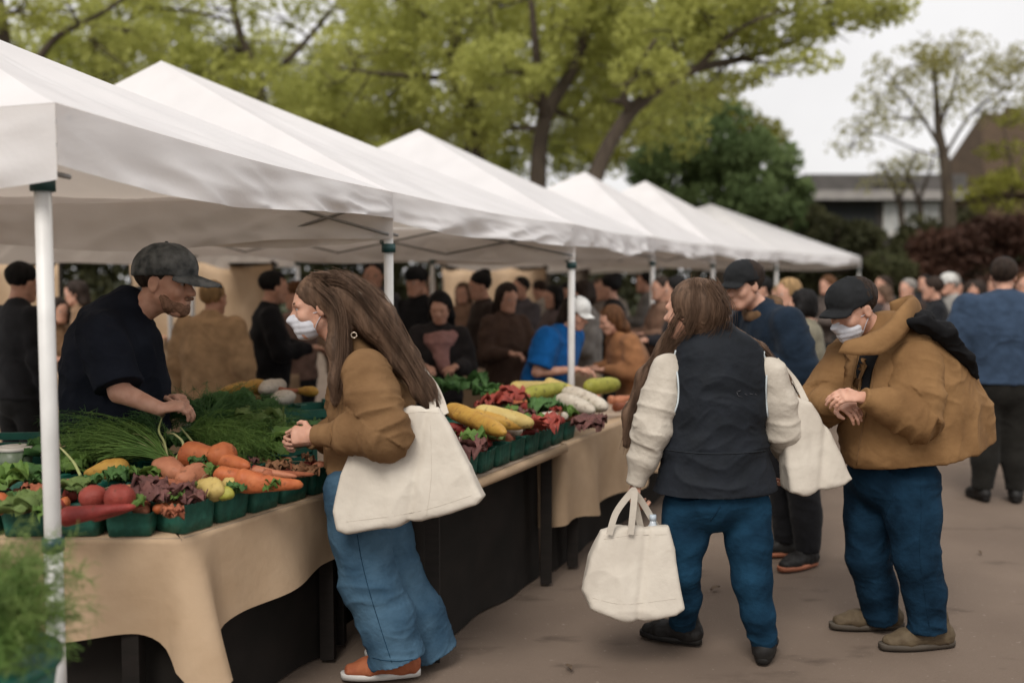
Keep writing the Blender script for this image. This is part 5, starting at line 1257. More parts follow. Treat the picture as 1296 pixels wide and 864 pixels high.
drape('tablecloth', 'black inner cloth under the bare board of the squash table', [As + in2 * .16, A1 + in2 * .16], lambda s, T: .70, Z2 - .045, None, .012, 6., m=M['shade_sheet'])  # black sheet added in place of the shade below the board
drape('tablecloth', 'black inner cloth behind the pleated tan skirt', [B0 + in2 * .14, B1 + in2 * .14], lambda s, T: .70, Z2 - .045, None, .012, 6., m=M['shade_sheet'])  # another sheet added only to darken the space under the skirted table

# ------------------------------------------------------------------ produce
def pm(name, c1, c2, **k):
    kk = dict(rough=.55, scale=16, spec=.3, bump=.35, bscale=55, lo=.3, hi=.7, detail=8); kk.update(k); m_ = mat(name, c1, c2, **kk)
    stain_layer(m_.node_tree, m_.node_tree.nodes['Principled BSDF'], 34, .58, .74, tuple(x * .35 + y for x, y in zip(c2, (.04, .025, .012)))); return m_
V_ = dict(carrot=pm('carrot_skin', (.50, .155, .055), (.36, .085, .028)), red=pm('red_skin', (.34, .065, .045), (.20, .032, .024)), radish=pm('radish_skin', (.29, .045, .035), (.18, .025, .022)), peach=pm('peach_root', (.48, .20, .11), (.36, .13, .07)),
          yellow=pm('squash_skin', (.47, .28, .055), (.37, .19, .035)), pale=pm('pale_yellow_skin', (.52, .40, .15), (.42, .30, .09)), lime=pm('lime_pepper', (.35, .33, .06), (.22, .22, .03)), white=pm('white_root', (.55, .50, .42), (.42, .36, .29)),
          purple=pm('purple_leaf', (.17, .072, .062), (.085, .036, .034), rough=.7), brown=pm('brown_leaf', (.24, .12, .06), (.13, .06, .03), rough=.8), rust=pm('rust_root', (.37, .125, .06), (.22, .065, .035), rough=.7))
G_ = dict(fresh=mat('fresh_green', (.15, .25, .055), (.085, .165, .034), .6, 9, trans=.25), deep=mat('deep_green', (.085, .18, .052), (.045, .11, .032), .6, 9, trans=.2), light=mat('light_green', (.17, .235, .075), (.11, .165, .045), .65, 9, trans=.25),
          stalk=mat('pale_stalk', (.42, .42, .20), (.28, .32, .12), .6, 14), dill=mat('dill_green', (.20, .28, .08), (.12, .19, .05), .7, 7, trans=.25), root=mat('root_fibre', (.34, .26, .16), (.24, .17, .1), .8, 20))
def bodyrev(c, axis, L, prof, m, name, label, cat, group=None, bend=.0, lumps=.08, flat=1.0, seg=18, parent=None, side=None):
    """vegetable turned about a bent axis: prof(t) radius."""
    axis = nrm(np.asarray(axis, float)); sdv = np.cross(axis, UP); sdv = nrm(sdv) if np.linalg.norm(sdv) > .1 else A(0, 1, 0); upv = np.cross(sdv, axis); sd_ = rng.uniform(0, 99)
    n = 22; V = []
    for i in range(n):
        t = i / (n - 1); te = .5 - .5 * cos(pi * t); cc = c + axis * L * (te - .5) + sdv * bend * L * (4 * (te - .5) ** 2 - .5) ; rr = max(prof(te), .0008)
        for j in range(seg):
            a = 2 * pi * j / seg; q = cos(a) * sdv + sin(a) * upv * flat
            nn = 1 + lumps * vnoise(A(te * 3.2 + sd_, cos(a) * 1.2, sin(a) * 1.2 + sd_)[None])[0] + lumps * .35 * vnoise(A(te * 16 + sd_, cos(a), sin(a))[None])[0]
            V.append(cc + q * rr * nn)
    f = [[i * seg + j, i * seg + (j + 1) % seg, (i + 1) * seg + (j + 1) % seg, (i + 1) * seg + j] for i in range(n - 1) for j in range(seg)] + [list(range(seg))[::-1], [(n - 1) * seg + j for j in range(seg)]]
    o = mesh_obj(name, V, f, m, parent)
    return tag(o, label, cat, group) if label else o
rnd_ = lambda R: (lambda t: R * math.sqrt(max(1 - (2 * t - 1) ** 2, 0)))
taper = lambda R, e=.25: (lambda t: R * min(1, (t / .10) ** .5) * (1 - t * (1 - e)) ** .9 * min(1, ((1 - t) / .06 + .02) ** .5))
pear = lambda R: (lambda t: R * math.sqrt(max(1 - (2 * t - 1) ** 2, 0)) ** .8 * (.55 + .75 * t ** 1.3) * .9)
ear = lambda R: (lambda t: R * math.sqrt(max(1 - (2 * t - 1) ** 4, 0)) * (1 - .25 * t))
def VP(px, py, z): return PZ(px, py, z)
def axis_px(p0, p1, z0, z1): a, b = PZ(*p0, z0), PZ(*p1, z1); return (a + b) / 2, b - a, np.linalg.norm(b - a)
def veg(p0, p1, z0, z1, R, kind, m, name, label, cat, group=None, **k):
    c, ax, L = axis_px(p0, p1, z0, z1); return bodyrev(c, ax, L, kind(R), V_[m] if isinstance(m, str) else m, name, label, cat, group, **k)
def basket(p, ang, label, group=None, s=.148, h=.115, fl=1.04):
    """pulp produce basket with thin flared wall and rolled rim."""
    p = A(p[0], p[1], p[2]); ca, sa = cos(ang), sin(ang); X = A(ca, sa, 0); Y = A(-sa, ca, 0); sd_ = rng.uniform(0, 50)
    def ring(sc, z, n=48):
        out = []
        for i in range(n):
            a = 2 * pi * i / n; x, y = cos(a), sin(a); q = (abs(x) ** 12 + abs(y) ** 12) ** (-1 / 12)
            w = .0035 * sin(9 * a * 2 + sd_) * (z / h) + .003 * vnoise(A(x * 4 + sd_, y * 4, z * 30)[None])[0]
            out.append(p + X * (x * q * sc * s / 2 + w * x) + Y * (y * q * sc * s / 2 + w * y) + A(0, 0, z + (.006 * vnoise(A(x * 3, y * 3, sd_)[None])[0] if z > h * .8 else 0)))
        return out
    R_ = [ring(.02, .004), ring(.88, 0), ring(.93, h * .4), ring(1.0 * fl * .95, h * .95), ring(1.04 * fl * .97, h), ring(1.0 * fl * .95, h * .99), ring(fl * .90, h * .93), ring(.88, h * .4), ring(.83, .012), ring(.02, .010)]
    n = 48; V = [q for r in R_ for q in r]; f = [[i * n + j, i * n + (j + 1) % n, (i + 1) * n + (j + 1) % n, (i + 1) * n + j] for i in range(len(R_) - 1) for j in range(n)]
    return tag(mesh_obj('produce_basket', V, f, M['basket']), label, 'basket', group)
angr = math.atan2(rowd[1], rowd[0])
for k in range(5): basket(E0 + rowd * (.10 + k * .178) + inn * .10 + A(0, 0, .004), angr, 'dark green produce basket in the row along the aisle edge of the nearest table', 'green baskets along the nearest table edge', .165, .105)
for k in range(7): basket(E0 + A(-.20 - k * .178, .085, .004), rng.normal() * .04, 'dark green produce basket in the row facing the camera on the nearest table', 'green baskets across the nearest table end', .165, .085)
for k in range(5): basket(E0 + A(-.22 - k * .178, .28, .03), rng.normal() * .05, 'dark green produce basket in the inner row of the nearest table', 'green baskets in the inner rows', .165, .10)
for k in range(4): basket(E0 + rowd * (.22 + k * .18) + inn * .29 + A(0, 0, .03), angr, 'dark green produce basket in the inner row of the nearest table', 'green baskets in the inner rows', .165, .10)
for k in range(4): crate('display_crate', E0 + A(-.45 - k * .42, .50, .006) , .40, .24, .13, M['tub'], 'green display crate at the seller\'s side under the heaped greens', 'green display crates under the greens', 0)
for k in range(3): crate('display_crate', E0 + rowd * (.30 + k * .42) + inn * .62 + A(0, 0, .006), .40, .28, .13, M['tub'], 'green display crate at the seller\'s side under the heaped greens', 'green display crates under the greens', angr)

# near heap: what lies on the baskets, item by item
z = .87
rv = veg
rv((101, 628), (135, 629), .90, .90, .043, rnd_, 'red', 'red_potato', 'round red potato nearest the white post', 'potato', lumps=.10)
rv((131, 632), (172, 628), .90, .90, .049, rnd_, 'red', 'red_potato', 'larger round red potato touching the purple leaves', 'potato', lumps=.12)
rv((72, 655), (172, 640), .865, .88, .036, taper, 'radish', 'red_radish', 'long dark red radish lying along the front basket edge', 'radish', bend=.04)
rv((112, 653), (186, 636), .86, .87, .026, taper, 'radish', 'red_radish', 'slimmer red radish with its tip under the purple leaves', 'radish', bend=-.06)
rv((106, 600), (164, 592), .89, .91, .055, pear, 'yellow', 'yellow_squash', 'mottled yellow squash among the scallion stalks', 'squash', lumps=.14)
rv((196, 588), (232, 600), .92, .91, .046, rnd_, 'peach', 'sweet_potato', 'pale orange sweet potato beneath the scallion roots', 'sweet potato', lumps=.18)
rv((225, 606), (262, 596), .90, .90, .044, rnd_, 'peach', 'sweet_potato', 'pale pink sweet potato beside the yellow pepper', 'sweet potato', lumps=.2)
rv((198, 614), (248, 616), .88, .88, .034, taper, 'rust', 'orange_root', 'short rust orange root under the sweet potatoes', 'root', lumps=.15)
rv((232, 574), (318, 590), .945, .92, .066, taper, 'carrot', 'orange_root', 'thick smooth orange root on top of the heap', 'root', lumps=.12, bend=.05)
rv((262, 578), (300, 574), .95, .95, .050, rnd_, 'carrot', 'orange_root', 'rounded orange root end behind the thick one', 'root', lumps=.14)
rv((272, 600), (352, 612), .905, .885, .042, taper, 'carrot', 'carrot', 'fat orange carrot pointing at the hand of the woman in tan', 'carrot', lumps=.1, bend=.03)
rv((296, 608), (384, 614), .90, .875, .050, taper, 'carrot', 'carrot', 'largest orange carrot along the aisle edge', 'carrot', lumps=.12, bend=-.04)
rv((318, 596), (376, 603), .905, .89, .026, taper, 'peach', 'carrot', 'thin pale carrot behind the largest carrot', 'carrot')
rv((330, 600), (398, 600), .90, .88, .022, taper, 'rust', 'carrot', 'thin rusty carrot with its tip by the brown leaves', 'carrot')
rv((252, 612), (282, 622), .89, .885, .042, rnd_, 'pale', 'yellow_pepper', 'knobbly pale yellow pepper over the basket rim', 'pepper', lumps=.28)
rv((272, 622), (296, 626), .875, .87, .026, rnd_, 'lime', 'yellow_pepper', 'small lime yellow pepper hanging at the basket rim', 'pepper', lumps=.2)
rv((282, 610), (306, 616), .885, .88, .028, rnd_, 'pale', 'yellow_pepper', 'small pale yellow pepper between carrots and the knobbly one', 'pepper', lumps=.24)
rv((40, 620), (62, 632), .88, .88, .030, rnd_, 'rust', 'orange_root', 'small brown orange root left of the white post', 'root', lumps=.2)
rv((-12, 640), (14, 634), .88, .89, .035, rnd_, 'carrot', 'orange_root', 'blunt orange root under the lettuce at the picture edge', 'root', lumps=.2)
def crinkle(c, R, Hh, m, name, label, cat, n=7, amp=.25, parent=None):
    """bunch of crumpled leaves."""
    mb = MB()
    for i in range(n):
        a = 2 * pi * i / n + rng.uniform(-.3, .3); u = A(cos(a), sin(a), 0); v = A(-sin(a), cos(a), 0); rr = R * rng.uniform(.7, 1.1); s0 = rng.uniform(0, 60); hh = Hh * rng.uniform(.4, 1.1)
        def fnc(p, q, u=u, v=v, rr=rr, s0=s0, hh=hh):
            w = (p - .5) * 2; wd = rr * .62 * sin(pi * min(max(q, .03), .985) ** .75) ** .7
            ed = .22 * rr * sin(w * 9 + s0 + 5 * q) * abs(w) ** 1.5 * q
            b = vnoise(A(w * 2.2 + s0, q * 4, s0)[None])[0] * rr * amp
            return c + u * rr * q * (1 - .12 * q) + v * wd * w + A(0, 0, hh * sin(pi * q * .75) + ed + b * .8 - .1 * rr * q * q)
        mb.grid(fnc, 11, 12)
    o = mb.build(name, m, parent)
    return tag(o, label, cat) if label else o
crinkle(VP(212, 630, .87), .105, .05, V_['purple'], 'purple_lettuce', 'crumpled purple lettuce over the basket corner', 'lettuce', 10, .34)
crinkle(VP(190, 622, .875), .085, .05, V_['purple'], 'purple_lettuce', 'dusky pink lettuce head behind the red potatoes', 'lettuce', 9, .34)
crinkle(VP(242, 634, .86), .07, .04, V_['purple'], 'purple_lettuce', 'small purple lettuce drooping over the basket by the pepper', 'lettuce', 8, .34)
crinkle(VP(218, 652, .845), .055, .03, V_['rust'], 'orange_leaf_bunch', 'ragged rust orange leaves at the corner basket', 'leaves', 8, .4)
crinkle(VP(386, 600, .87), .07, .03, V_['brown'], 'brown_leaf_bunch', 'dry brown curled leaves beside the woman\'s jeans', 'leaves', 8, .4)
crinkle(VP(350, 594, .885), .06, .03, V_['brown'], 'brown_leaf_bunch', 'dry brown leaves behind the thin carrots', 'leaves', 7, .4)
crinkle(VP(328, 538, .965), .15, .07, G_['light'], 'lettuce_head', 'broad pale green lettuce leaves behind the orange roots', 'lettuce', 9, .16)
crinkle(VP(368, 560, .93), .12, .06, G_['fresh'], 'lettuce_head', 'bright green leafy head by the hand of the woman in tan', 'lettuce', 9, .2)
crinkle(VP(285, 522, 1.0), .15, .09, G_['deep'], 'chard_bunch', 'dark green chard bunch on top behind the pale lettuce', 'chard', 11, .2)
crinkle(VP(240, 528, .99), .13, .08, G_['deep'], 'chard_bunch', 'dark green chard bunch next to the seller\'s hands', 'chard', 11, .25)
crinkle(VP(40, 606, .90), .10, .05, G_['deep'], 'kale_bunch', 'curly dark kale beside the lidded container', 'kale', 11, .4)
crinkle(VP(8, 612, .90), .10, .06, G_['fresh'], 'lettuce_head', 'green lettuce head at the picture edge under the container', 'lettuce', 10, .25)
crinkle(VP(28, 644, .87), .11, .05, G_['light'], 'lettuce_head', 'light green lettuce heart beside the white post', 'lettuce', 10, .22)
crinkle(VP(92, 620, .885), .075, .04, G_['light'], 'lettuce_head', 'pale lettuce leaf behind the round red potatoes', 'lettuce', 6, .16)
crinkle(VP(150, 606, .885), .07, .04, G_['deep'], 'kale_bunch', 'dark leaf bunch beneath the mottled yellow squash', 'kale', 9, .35)
crinkle(VP(185, 604, .89), .08, .05, G_['fresh'], 'lettuce_head', 'ragged green leaves between squash and sweet potatoes', 'lettuce', 8, .3)
CL = [('radish', 'radish', 'red_radish', 'small red radish tucked into the heap on the nearest table'), ('peach', 'potato', 'pink_potato', 'small pink potato tucked into the heap on the nearest table'), ('rust', 'root', 'orange_root', 'small rusty root tucked into the heap on the nearest table'), ('red', 'potato', 'red_potato', 'small red potato tucked into the heap on the nearest table'), ('carrot', 'carrot', 'carrot', 'small carrot tucked into the heap on the nearest table')]
for k in range(120):
    m, ct_, nm, lab = CL[k % 5]
    if k % 2: c = E0 + rowd * rng.uniform(.03, .85) + inn * rng.uniform(.05, .36) + A(0, 0, rng.uniform(.085, .125))
    else: c = E0 + A(-rng.uniform(.05, .95), rng.uniform(.06, .34), rng.uniform(.075, .115))
    a = rng.uniform(0, 6.3); ln = rng.uniform(.06, .13)
    bodyrev(c, A(cos(a), sin(a), rng.uniform(-.25, .25)), ln, taper(rng.uniform(.016, .024)) if m in ('radish', 'carrot', 'rust') else rnd_(rng.uniform(.02, .03)), V_[m], nm, lab, ct_, 'small ' + nm.replace('_', ' ') + ' pieces in the near heap', lumps=.2, seg=10)
for k, (px, py, zz, R, mm, lab) in enumerate([(170, 640, .868, .055, 'fresh', 'small green leaf tuft between red potatoes and purple lettuce'), (262, 600, .895, .05, 'fresh', 'small green leaf tuft between sweet potato and carrot'), (300, 622, .868, .045, 'deep', 'dark leaf tuft at the rim beside the small yellow pepper'), (345, 618, .87, .045, 'fresh', 'leaf tuft under the largest carrot'),
                                    (118, 612, .89, .05, 'deep', 'dark leaf tuft between the squash and the round red potato'), (250, 588, .92, .05, 'deep', 'dark leaf tuft under the thick orange root'), (60, 652, .865, .05, 'fresh', 'leaf tuft beside the post base of the heap')]):
    crinkle(VP(px, py, zz), R, .035, (G_['fresh'] if mm == 'fresh' else G_['deep']), 'leaf_tuft', lab, 'leaves', 8, .35)
for k in range(26):
    mt = (G_['fresh'], V_['purple'], G_['deep'], V_['brown'], V_['rust'], G_['light'])[k % 6]; cn = ('green', 'purple', 'dark green', 'brown', 'rust red', 'pale green')[k % 6]
    c = (E0 + rowd * rng.uniform(.02, .85) + inn * rng.uniform(.04, .34) if k % 2 else E0 + A(-rng.uniform(.04, .95), rng.uniform(.05, .32), 0)) + A(0, 0, rng.uniform(.105, .14))
    tag(crinkle(c, rng.uniform(.03, .05), .025, mt, 'leaf_scrap', None, None, 5, .4), 'small ' + cn + ' leaf scrap strewn over the near heap', 'leaf', cn + ' leaf scraps on the near heap')
for k in range(30):
    mt = (V_['red'], G_['fresh'], V_['purple'], V_['brown'], G_['light'])[k % 5]; cn = ('red', 'green', 'purple', 'brown', 'pale green')[k % 5]
    AA = PZ(592, 609, .75); BB = PZ(712, 562, .75); dd_ = nrm(BB - AA); ii_ = A(-dd_[1], dd_[0], 0)
    c = AA + dd_ * rng.uniform(-.1, 1.7) + ii_ * rng.uniform(.05, .5) + A(0, 0, rng.uniform(.12, .19))
    tag(crinkle(c, rng.uniform(.04, .07), .03, mt, 'leaf_scrap', None, None, 6, .4), cn + ' leaf tuft strewn over the squash table', 'leaf', cn + ' leaf tufts on the squash table')
for k in range(40):
    t = rng.uniform(0, 1); c = E0 + (rowd * rng.uniform(.0, .85) + inn * rng.uniform(.03, .3) if k % 2 else A(-rng.uniform(0, .95), rng.uniform(.04, .3), 0)) + A(0, 0, rng.uniform(.10, .135))
    e = c + A(rng.normal() * .05, rng.normal() * .05, rng.normal() * .012); mb = MB(); mb.tube(bez(c, (c + e) / 2 + rng.normal(size=3) * .015, e, 6), np.linspace(.0022, .0008, 6), 5)
    tag(mb.build('root_fibre', G_['root']), 'loose dry root fibre strewn over the near heap', 'root fibre', 'loose root fibres on the near heap')
def fronds(name, label, base, tips, n, m, leaf=.02, nl=26, stalkr=.0016, spread=.05, droop=.05, stalk=None, cat='herbs', lw=.0011, bush=1.0):
    r = empty(name, tuple(base), label, cat); mb = MB(); LV = []
    for i in range(n):
        t = tips[rng.integers(len(tips))] + rng.normal(size=3) * spread; b = base + rng.normal(size=3) * spread * .22
        mid = (b + t) / 2 + A(0, 0, droop * rng.uniform(.4, 1.6)) + rng.normal(size=3) * .012
        pts = bez(b, mid, t, 9); mb.tube(pts, np.linspace(stalkr, stalkr * .35, 9), 4, False)
        q = np.array(pts)
        for _ in range(nl):
            s = rng.uniform(.25, 1) ** .8 * 8; k = min(int(s), 7); p = q[k] + (q[k + 1] - q[k]) * (s - k); d0 = nrm(q[k + 1] - q[k]); dv = nrm(d0 * rng.uniform(.3, 1.2) + rng.normal(size=3) * .75 * bush)
            L = leaf * rng.uniform(.5, 1.3); w = nrm(np.cross(dv, rng.normal(size=3))) * lw; e = p + dv * L + A(0, 0, -L * .15)
            LV += [p - w, p + w, e + w * .5, e - w * .5]
    mb.build('stalk', stalk or m, r)
    if not LV: return r
    V = np.array(LV); mesh_obj('leaves', V, np.arange(len(V)).reshape(-1, 4), m, r, False); return r
fronds('dill_bunch', 'feathery dill bunch spreading towards the white post', VP(215, 580, .92), [VP(90, 545, 1.0), VP(110, 560, .96), VP(135, 540, 1.0), VP(85, 568, .95), VP(150, 562, .95)], 260, G_['fresh'], .030, 22, .0017, .045, .06)
fronds('dill_bunch', 'dark feathery dill lying in front of the seller', VP(200, 556, .96), [VP(100, 530, 1.02), VP(70, 545, .99), VP(140, 530, 1.02), VP(170, 536, 1.02)], 220, G_['deep'], .034, 24, .0017, .05, .05)
fronds('dill_bunch', 'green frond bunch trailing towards the hand of the woman in tan', VP(240, 548, .98), [VP(330, 560, .93), VP(370, 548, .94), VP(300, 572, .93), VP(345, 575, .91), VP(290, 545, .98)], 280, G_['fresh'], .034, 24, .0017, .045, .05)
fronds('dill_bunch', 'thin grassy bunch over the seller\'s forearm side of the table', VP(262, 530, 1.0), [VP(200, 515, 1.05), VP(225, 520, 1.03), VP(320, 512, 1.04), VP(365, 528, .98), VP(280, 506, 1.06)], 260, G_['deep'], .036, 24, .0017, .05, .05)
fronds('scallion_bunch', 'scallions with thin green tops fanning over the dill', VP(212, 582, .93), [VP(120, 558, .99), VP(150, 545, 1.0), VP(172, 548, 1.0), VP(135, 575, .95)], 70, G_['fresh'], .02, 0, .0034, .03, .05, cat='scallions')
sc = fronds('scallion_bunch', 'pale scallion stalks standing up out of the heap with dry roots', VP(216, 588, .91), [VP(160, 553, .98), VP(172, 562, .96), VP(186, 552, .98), VP(150, 566, .96)], 26, G_['stalk'], .02, 0, .0040, .018, .05, cat='scallions')
for pts, lab in (([(213, 586, .92), (208, 560, .98), (201, 545, 1.02), (205, 528, 1.06)], 'white curled scallion root standing highest over the heap'), ([(222, 582, .93), (232, 562, .98), (222, 550, 1.01), (214, 548, 1.02)], 'pale hooked scallion stem beside the curled root'),
                 ([(102, 602, .91), (94, 586, .95), (84, 574, .98), (76, 566, 1.0)], 'dry pale stalk sticking up by the white post'), ([(246, 562, .96), (238, 552, .98), (228, 540, 1.01)], 'short white root tip in front of the dark chard')):
    r = empty('dried_scallion', tuple(VP(*pts[0])), lab, 'stem'); P = smooth_path([VP(*p) for p in pts], 5); mb = MB(); mb.tube(P, np.linspace(.0062, .0032, len(P)), 8); mb.build('stem', G_['stalk'], r)
    mb = MB()
    for k in range(14): e = P[-1] + rng.normal(size=3) * .010 + A(0, 0, .012); mb.tube(bez(P[-1], (P[-1] + e) / 2 + rng.normal(size=3) * .004, e, 4), .0008, 3)
    mb.build('root_hair', G_['root'], r)
# fill under the greens so the heap has a body: loose leaf bundles in the crates
for k, (px, py, zz, R, g) in enumerate([(120, 568, .91, .14, 'deep'), (180, 566, .91, .13, 'deep'), (240, 560, .93, .13, 'deep'), (300, 556, .92, .13, 'fresh'), (60, 574, .92, .13, 'deep'), (350, 570, .90, .11, 'fresh'), (10, 580, .9, .12, 'deep'), (330, 520, .95, .12, 'deep'), (385, 545, .92, .10, 'deep'), (90, 592, .89, .1, 'fresh')]):
    crinkle(VP(px, py, zz), R, .05, G_[g], 'chard_bunch', ['broad chard leaves under the dill by the post', 'broad chard leaves under the scallion fan', 'broad chard leaves beneath the trailing fronds', 'green leaves under the pale lettuce', 'dark leaves left of the post behind the container', 'green leaves beside the hand of the woman in tan',
            'dark leaves at the picture edge behind the container', 'dark leaves behind the pale lettuce', 'dark leaves against the jacket of the woman in tan', 'green leaves between the post and the yellow squash'][k], 'chard', 10, .3)
# container with a white lid
ct = empty('lidded_container', tuple(VP(22, 600, .84)), 'clear tub with a flat white lid at the picture edge', 'container'); c = VP(20, 596, .86)
mb = MB(); mb.tube([c, c + A(0, 0, .015), c + A(0, 0, .09)], [.052, .058, .070], 24); mb.build('container_body', mat('cloudy_plastic', (.20, .24, .17), (.13, .17, .1), .3, 20), ct)
mb = MB(); mb.tube([c + A(0, 0, .088), c + A(0, 0, .092), c + A(0, 0, .102), c + A(0, 0, .104)], [.071, .075, .075, .066], 28); mb.tube([c + A(0, 0, .1045), c + A(0, 0, .107)], [.05, .046], 24); mb.build('lid', mat('white_lid', (.62, .58, .52), (.5, .46, .40), .4, 12), ct)
# inner back of the stall: yellow squash, white roots, green crate
for p0, p1, z0, R, kd, m, nm, lab, ct_ in (((275, 497), (318, 490), 1.0, .05, pear, 'yellow', 'yellow_squash', 'ochre squash beyond the greens near the seller\'s hands', 'squash'), ((308, 492), (338, 488), 1.02, .05, rnd_, 'yellow', 'yellow_squash', 'round ochre squash beside the white turnips', 'squash'),
    ((330, 494), (360, 486), 1.02, .05, rnd_, 'white', 'turnip', 'white turnip beyond the greens', 'turnip'), ((345, 506), (372, 500), .99, .045, rnd_, 'white', 'turnip', 'white turnip lying lower by the pale crate', 'turnip'), ((352, 496), (378, 494), 1.01, .03, taper, 'rust', 'orange_root', 'rust coloured root on the white turnips', 'root'),
    ((372, 494), (402, 496), 1.0, .035, pear, 'yellow', 'yellow_squash', 'small yellow squash against the jacket of the woman in tan', 'squash'), ((300, 500), (330, 504), .99, .035, taper, 'rust', 'orange_root', 'dull orange root under the ochre squash', 'root')):
    rv(p0, p1, z0, z0, R, kd, m, nm, lab, ct_, lumps=.14)
for px, py, zz, lab in ((330, 512, .80, 'pale green crate under the white turnips'), (285, 512, .80, 'green crate under the ochre squash'), (380, 512, .80, 'green crate behind the woman in tan')):
    p = VP(px, py, .95); crate('produce_crate', A(p[0], p[1], .756), .42, .34, .20, M['tub'], lab, None, .5)
mb = MB(); p = E1 * A(1, 1, 0) + inn * .62 + rowd * .30
cloth_table('trestle table at the seller\'s back carrying the ochre squash', [p + A(-.5, .05, 0), p + A(.5, .05, 0)], [p + A(-.5, .75, 0), p + A(.5, .75, 0)], .752, None, None)
crate('produce_crate', W(20, 556, 4.45) * A(1, 1, 0) + A(0, 0, .78), .6, .4, .16, M['tub'], 'dark green crate behind the lidded container', None, .1)
p = W(20, 556, 4.5) * A(1, 1, 0); cloth_table('low side table carrying the dark green crate by the picture edge', [p + A(-.45, -.28, 0), p + A(.35, -.28, 0)], [p + A(-.45, .3, 0), p + A(.35, .3, 0)], .775, None, None)

# ------------------------------------------------------------------ produce on the squash table
ang2 = math.atan2(d2[1], d2[0])
for k in range(9): basket(A0 + d2 * (-.10 + k * .172) + in2 * .095 + A(0, 0, .004), ang2, 'green produce basket in the row along the aisle edge of the squash table', 'green baskets along the squash table', .16, .10)
for k in range(8): basket(A0 + d2 * (-.05 + k * .19) + in2 * .29 + A(0, 0, .03), ang2, 'green produce basket in the inner row of the squash table', 'green inner baskets on the squash table', .165, .10)
for k in range(4): crate('display_crate', A0 + d2 * (.1 + k * .42) + in2 * .44 + A(0, 0, .006), .38, .24, .15, M['tub'], 'green display crate at the back of the squash table', 'green crates on the squash table', ang2)
v2 = lambda s, t, zz: A0 + d2 * s + in2 * t + A(0, 0, zz)
kinds = [('red', 'radish', 'red_radish'), ('peach', 'sweet potato', 'sweet_potato'), ('radish', 'radish', 'red_radish'), ('rust', 'root', 'orange_root'), ('white', 'turnip', 'turnip'), ('lime', 'pepper', 'yellow_pepper')]
glab = {'red': 'dark red radish heaped in the baskets of the squash table', 'peach': 'pink sweet potato heaped in the baskets of the squash table', 'radish': 'bright red radish heaped in the baskets of the squash table', 'rust': 'rusty root heaped in the baskets of the squash table', 'white': 'white turnip heaped in the baskets of the squash table', 'lime': 'lime green pepper heaped in the baskets of the squash table'}
for k in range(9):
    for q in range(6):
        m, ct_, nm = kinds[(0, 1, 2, 0, 3, 2, 5, 2, 1)[k] if q < 4 else (4 if (k + q) % 3 == 0 else 2)]
        a = rng.uniform(0, 6.3); c = v2(-.10 + k * .172 + rng.uniform(-.055, .055), .095 + rng.uniform(-.05, .05), .095 + .02 * q * .5)
        bodyrev(c, A(cos(a), sin(a), rng.uniform(-.2, .2)), rng.uniform(.07, .13), rnd_(rng.uniform(.024, .036)) if q % 2 else taper(.026), V_[m], nm, glab[m], ct_, ct_ + ' heap on the squash table', lumps=.15, seg=12)
for k in range(8):
    for q in range(4):
        m, ct_, nm = kinds[(2, 0, 2, 3, 1, 2, 0, 2)[k]]
        a = rng.uniform(0, 6.3); c = v2(-.05 + k * .19 + rng.uniform(-.06, .06), .29 + rng.uniform(-.05, .05), .13 + .015 * q)
        bodyrev(c, A(cos(a), sin(a), rng.uniform(-.2, .2)), rng.uniform(.09, .15), taper(.028) if q % 2 else rnd_(.034), V_[m], nm, glab[m], ct_, ct_ + ' heap on the squash table', lumps=.15, seg=12)
Zs = .95
rv((566, 516), (640, 548), 1.0, .95, .050, ear, 'yellow', 'yellow_squash', 'long smooth yellow squash on top of the near basket end', 'squash', lumps=.06)
rv((572, 524), (668, 538), .99, .94, .047, ear, 'yellow', 'yellow_squash', 'long yellow squash with a white tip beside the near basket end', 'squash', lumps=.06)
rv((600, 520), (676, 536), 1.0, .95, .05, ear, 'pale', 'yellow_squash', 'pale yellow squash lying across the two long ones', 'squash', lumps=.06)
rv((648, 494), (700, 486), .99, 1.0, .06, taper, 'pale', 'sweetcorn_ear', 'pale sweetcorn ear before the third post', 'sweetcorn', lumps=.08)
rv((664, 500), (722, 490), .98, .99, .055, ear, 'lime', 'sweetcorn_ear', 'lime green sweetcorn ear beside the pale one', 'sweetcorn', lumps=.08)
rv((690, 486), (740, 498), 1.0, .97, .055, taper, 'pale', 'sweetcorn_ear', 'sweetcorn ear with its tip at the third post', 'sweetcorn', lumps=.08)
rv((740, 490), (784, 486), .98, .98, .06, ear, 'lime', 'sweetcorn_ear', 'green sweetcorn ear past the third post', 'sweetcorn', lumps=.08)
rv((714, 496), (768, 516), .98, .93, .060, ear, 'white', 'white_radish', 'large white radish slanting down past the third post', 'radish', lumps=.06)
rv((706, 504), (752, 520), .96, .93, .050, ear, 'white', 'white_radish', 'white radish half under the large one', 'radish', lumps=.06)
for k, (px, py, zz, R, m, lab) in enumerate([(590, 488, .98, .16, 'deep', 'dark green leaf bunch at the back of the squash table'), (560, 492, .98, .14, 'deep', 'dark green leaf bunch next to the grey bag strap'), (640, 506, .93, .13, 'fresh', 'green leaves between the squash and the sweetcorn'),
                                       (690, 518, .91, .13, 'deep', 'dark leaves under the white radish'), (620, 500, .95, .12, 'deep', 'dark leaves behind the pale yellow squash'), (730, 524, .89, .11, 'fresh', 'green leaves below the large white radish'), (600, 560, .90, .08, 'fresh', 'green leaves in the nearest basket of the squash table'), (670, 540, .89, .10, 'fresh', 'green leaves past the tip of the pale squash')]):
    crinkle(VP(px, py, zz), R, .06, G_[m], 'leaf_bunch', lab, 'leaves', 10, .3)
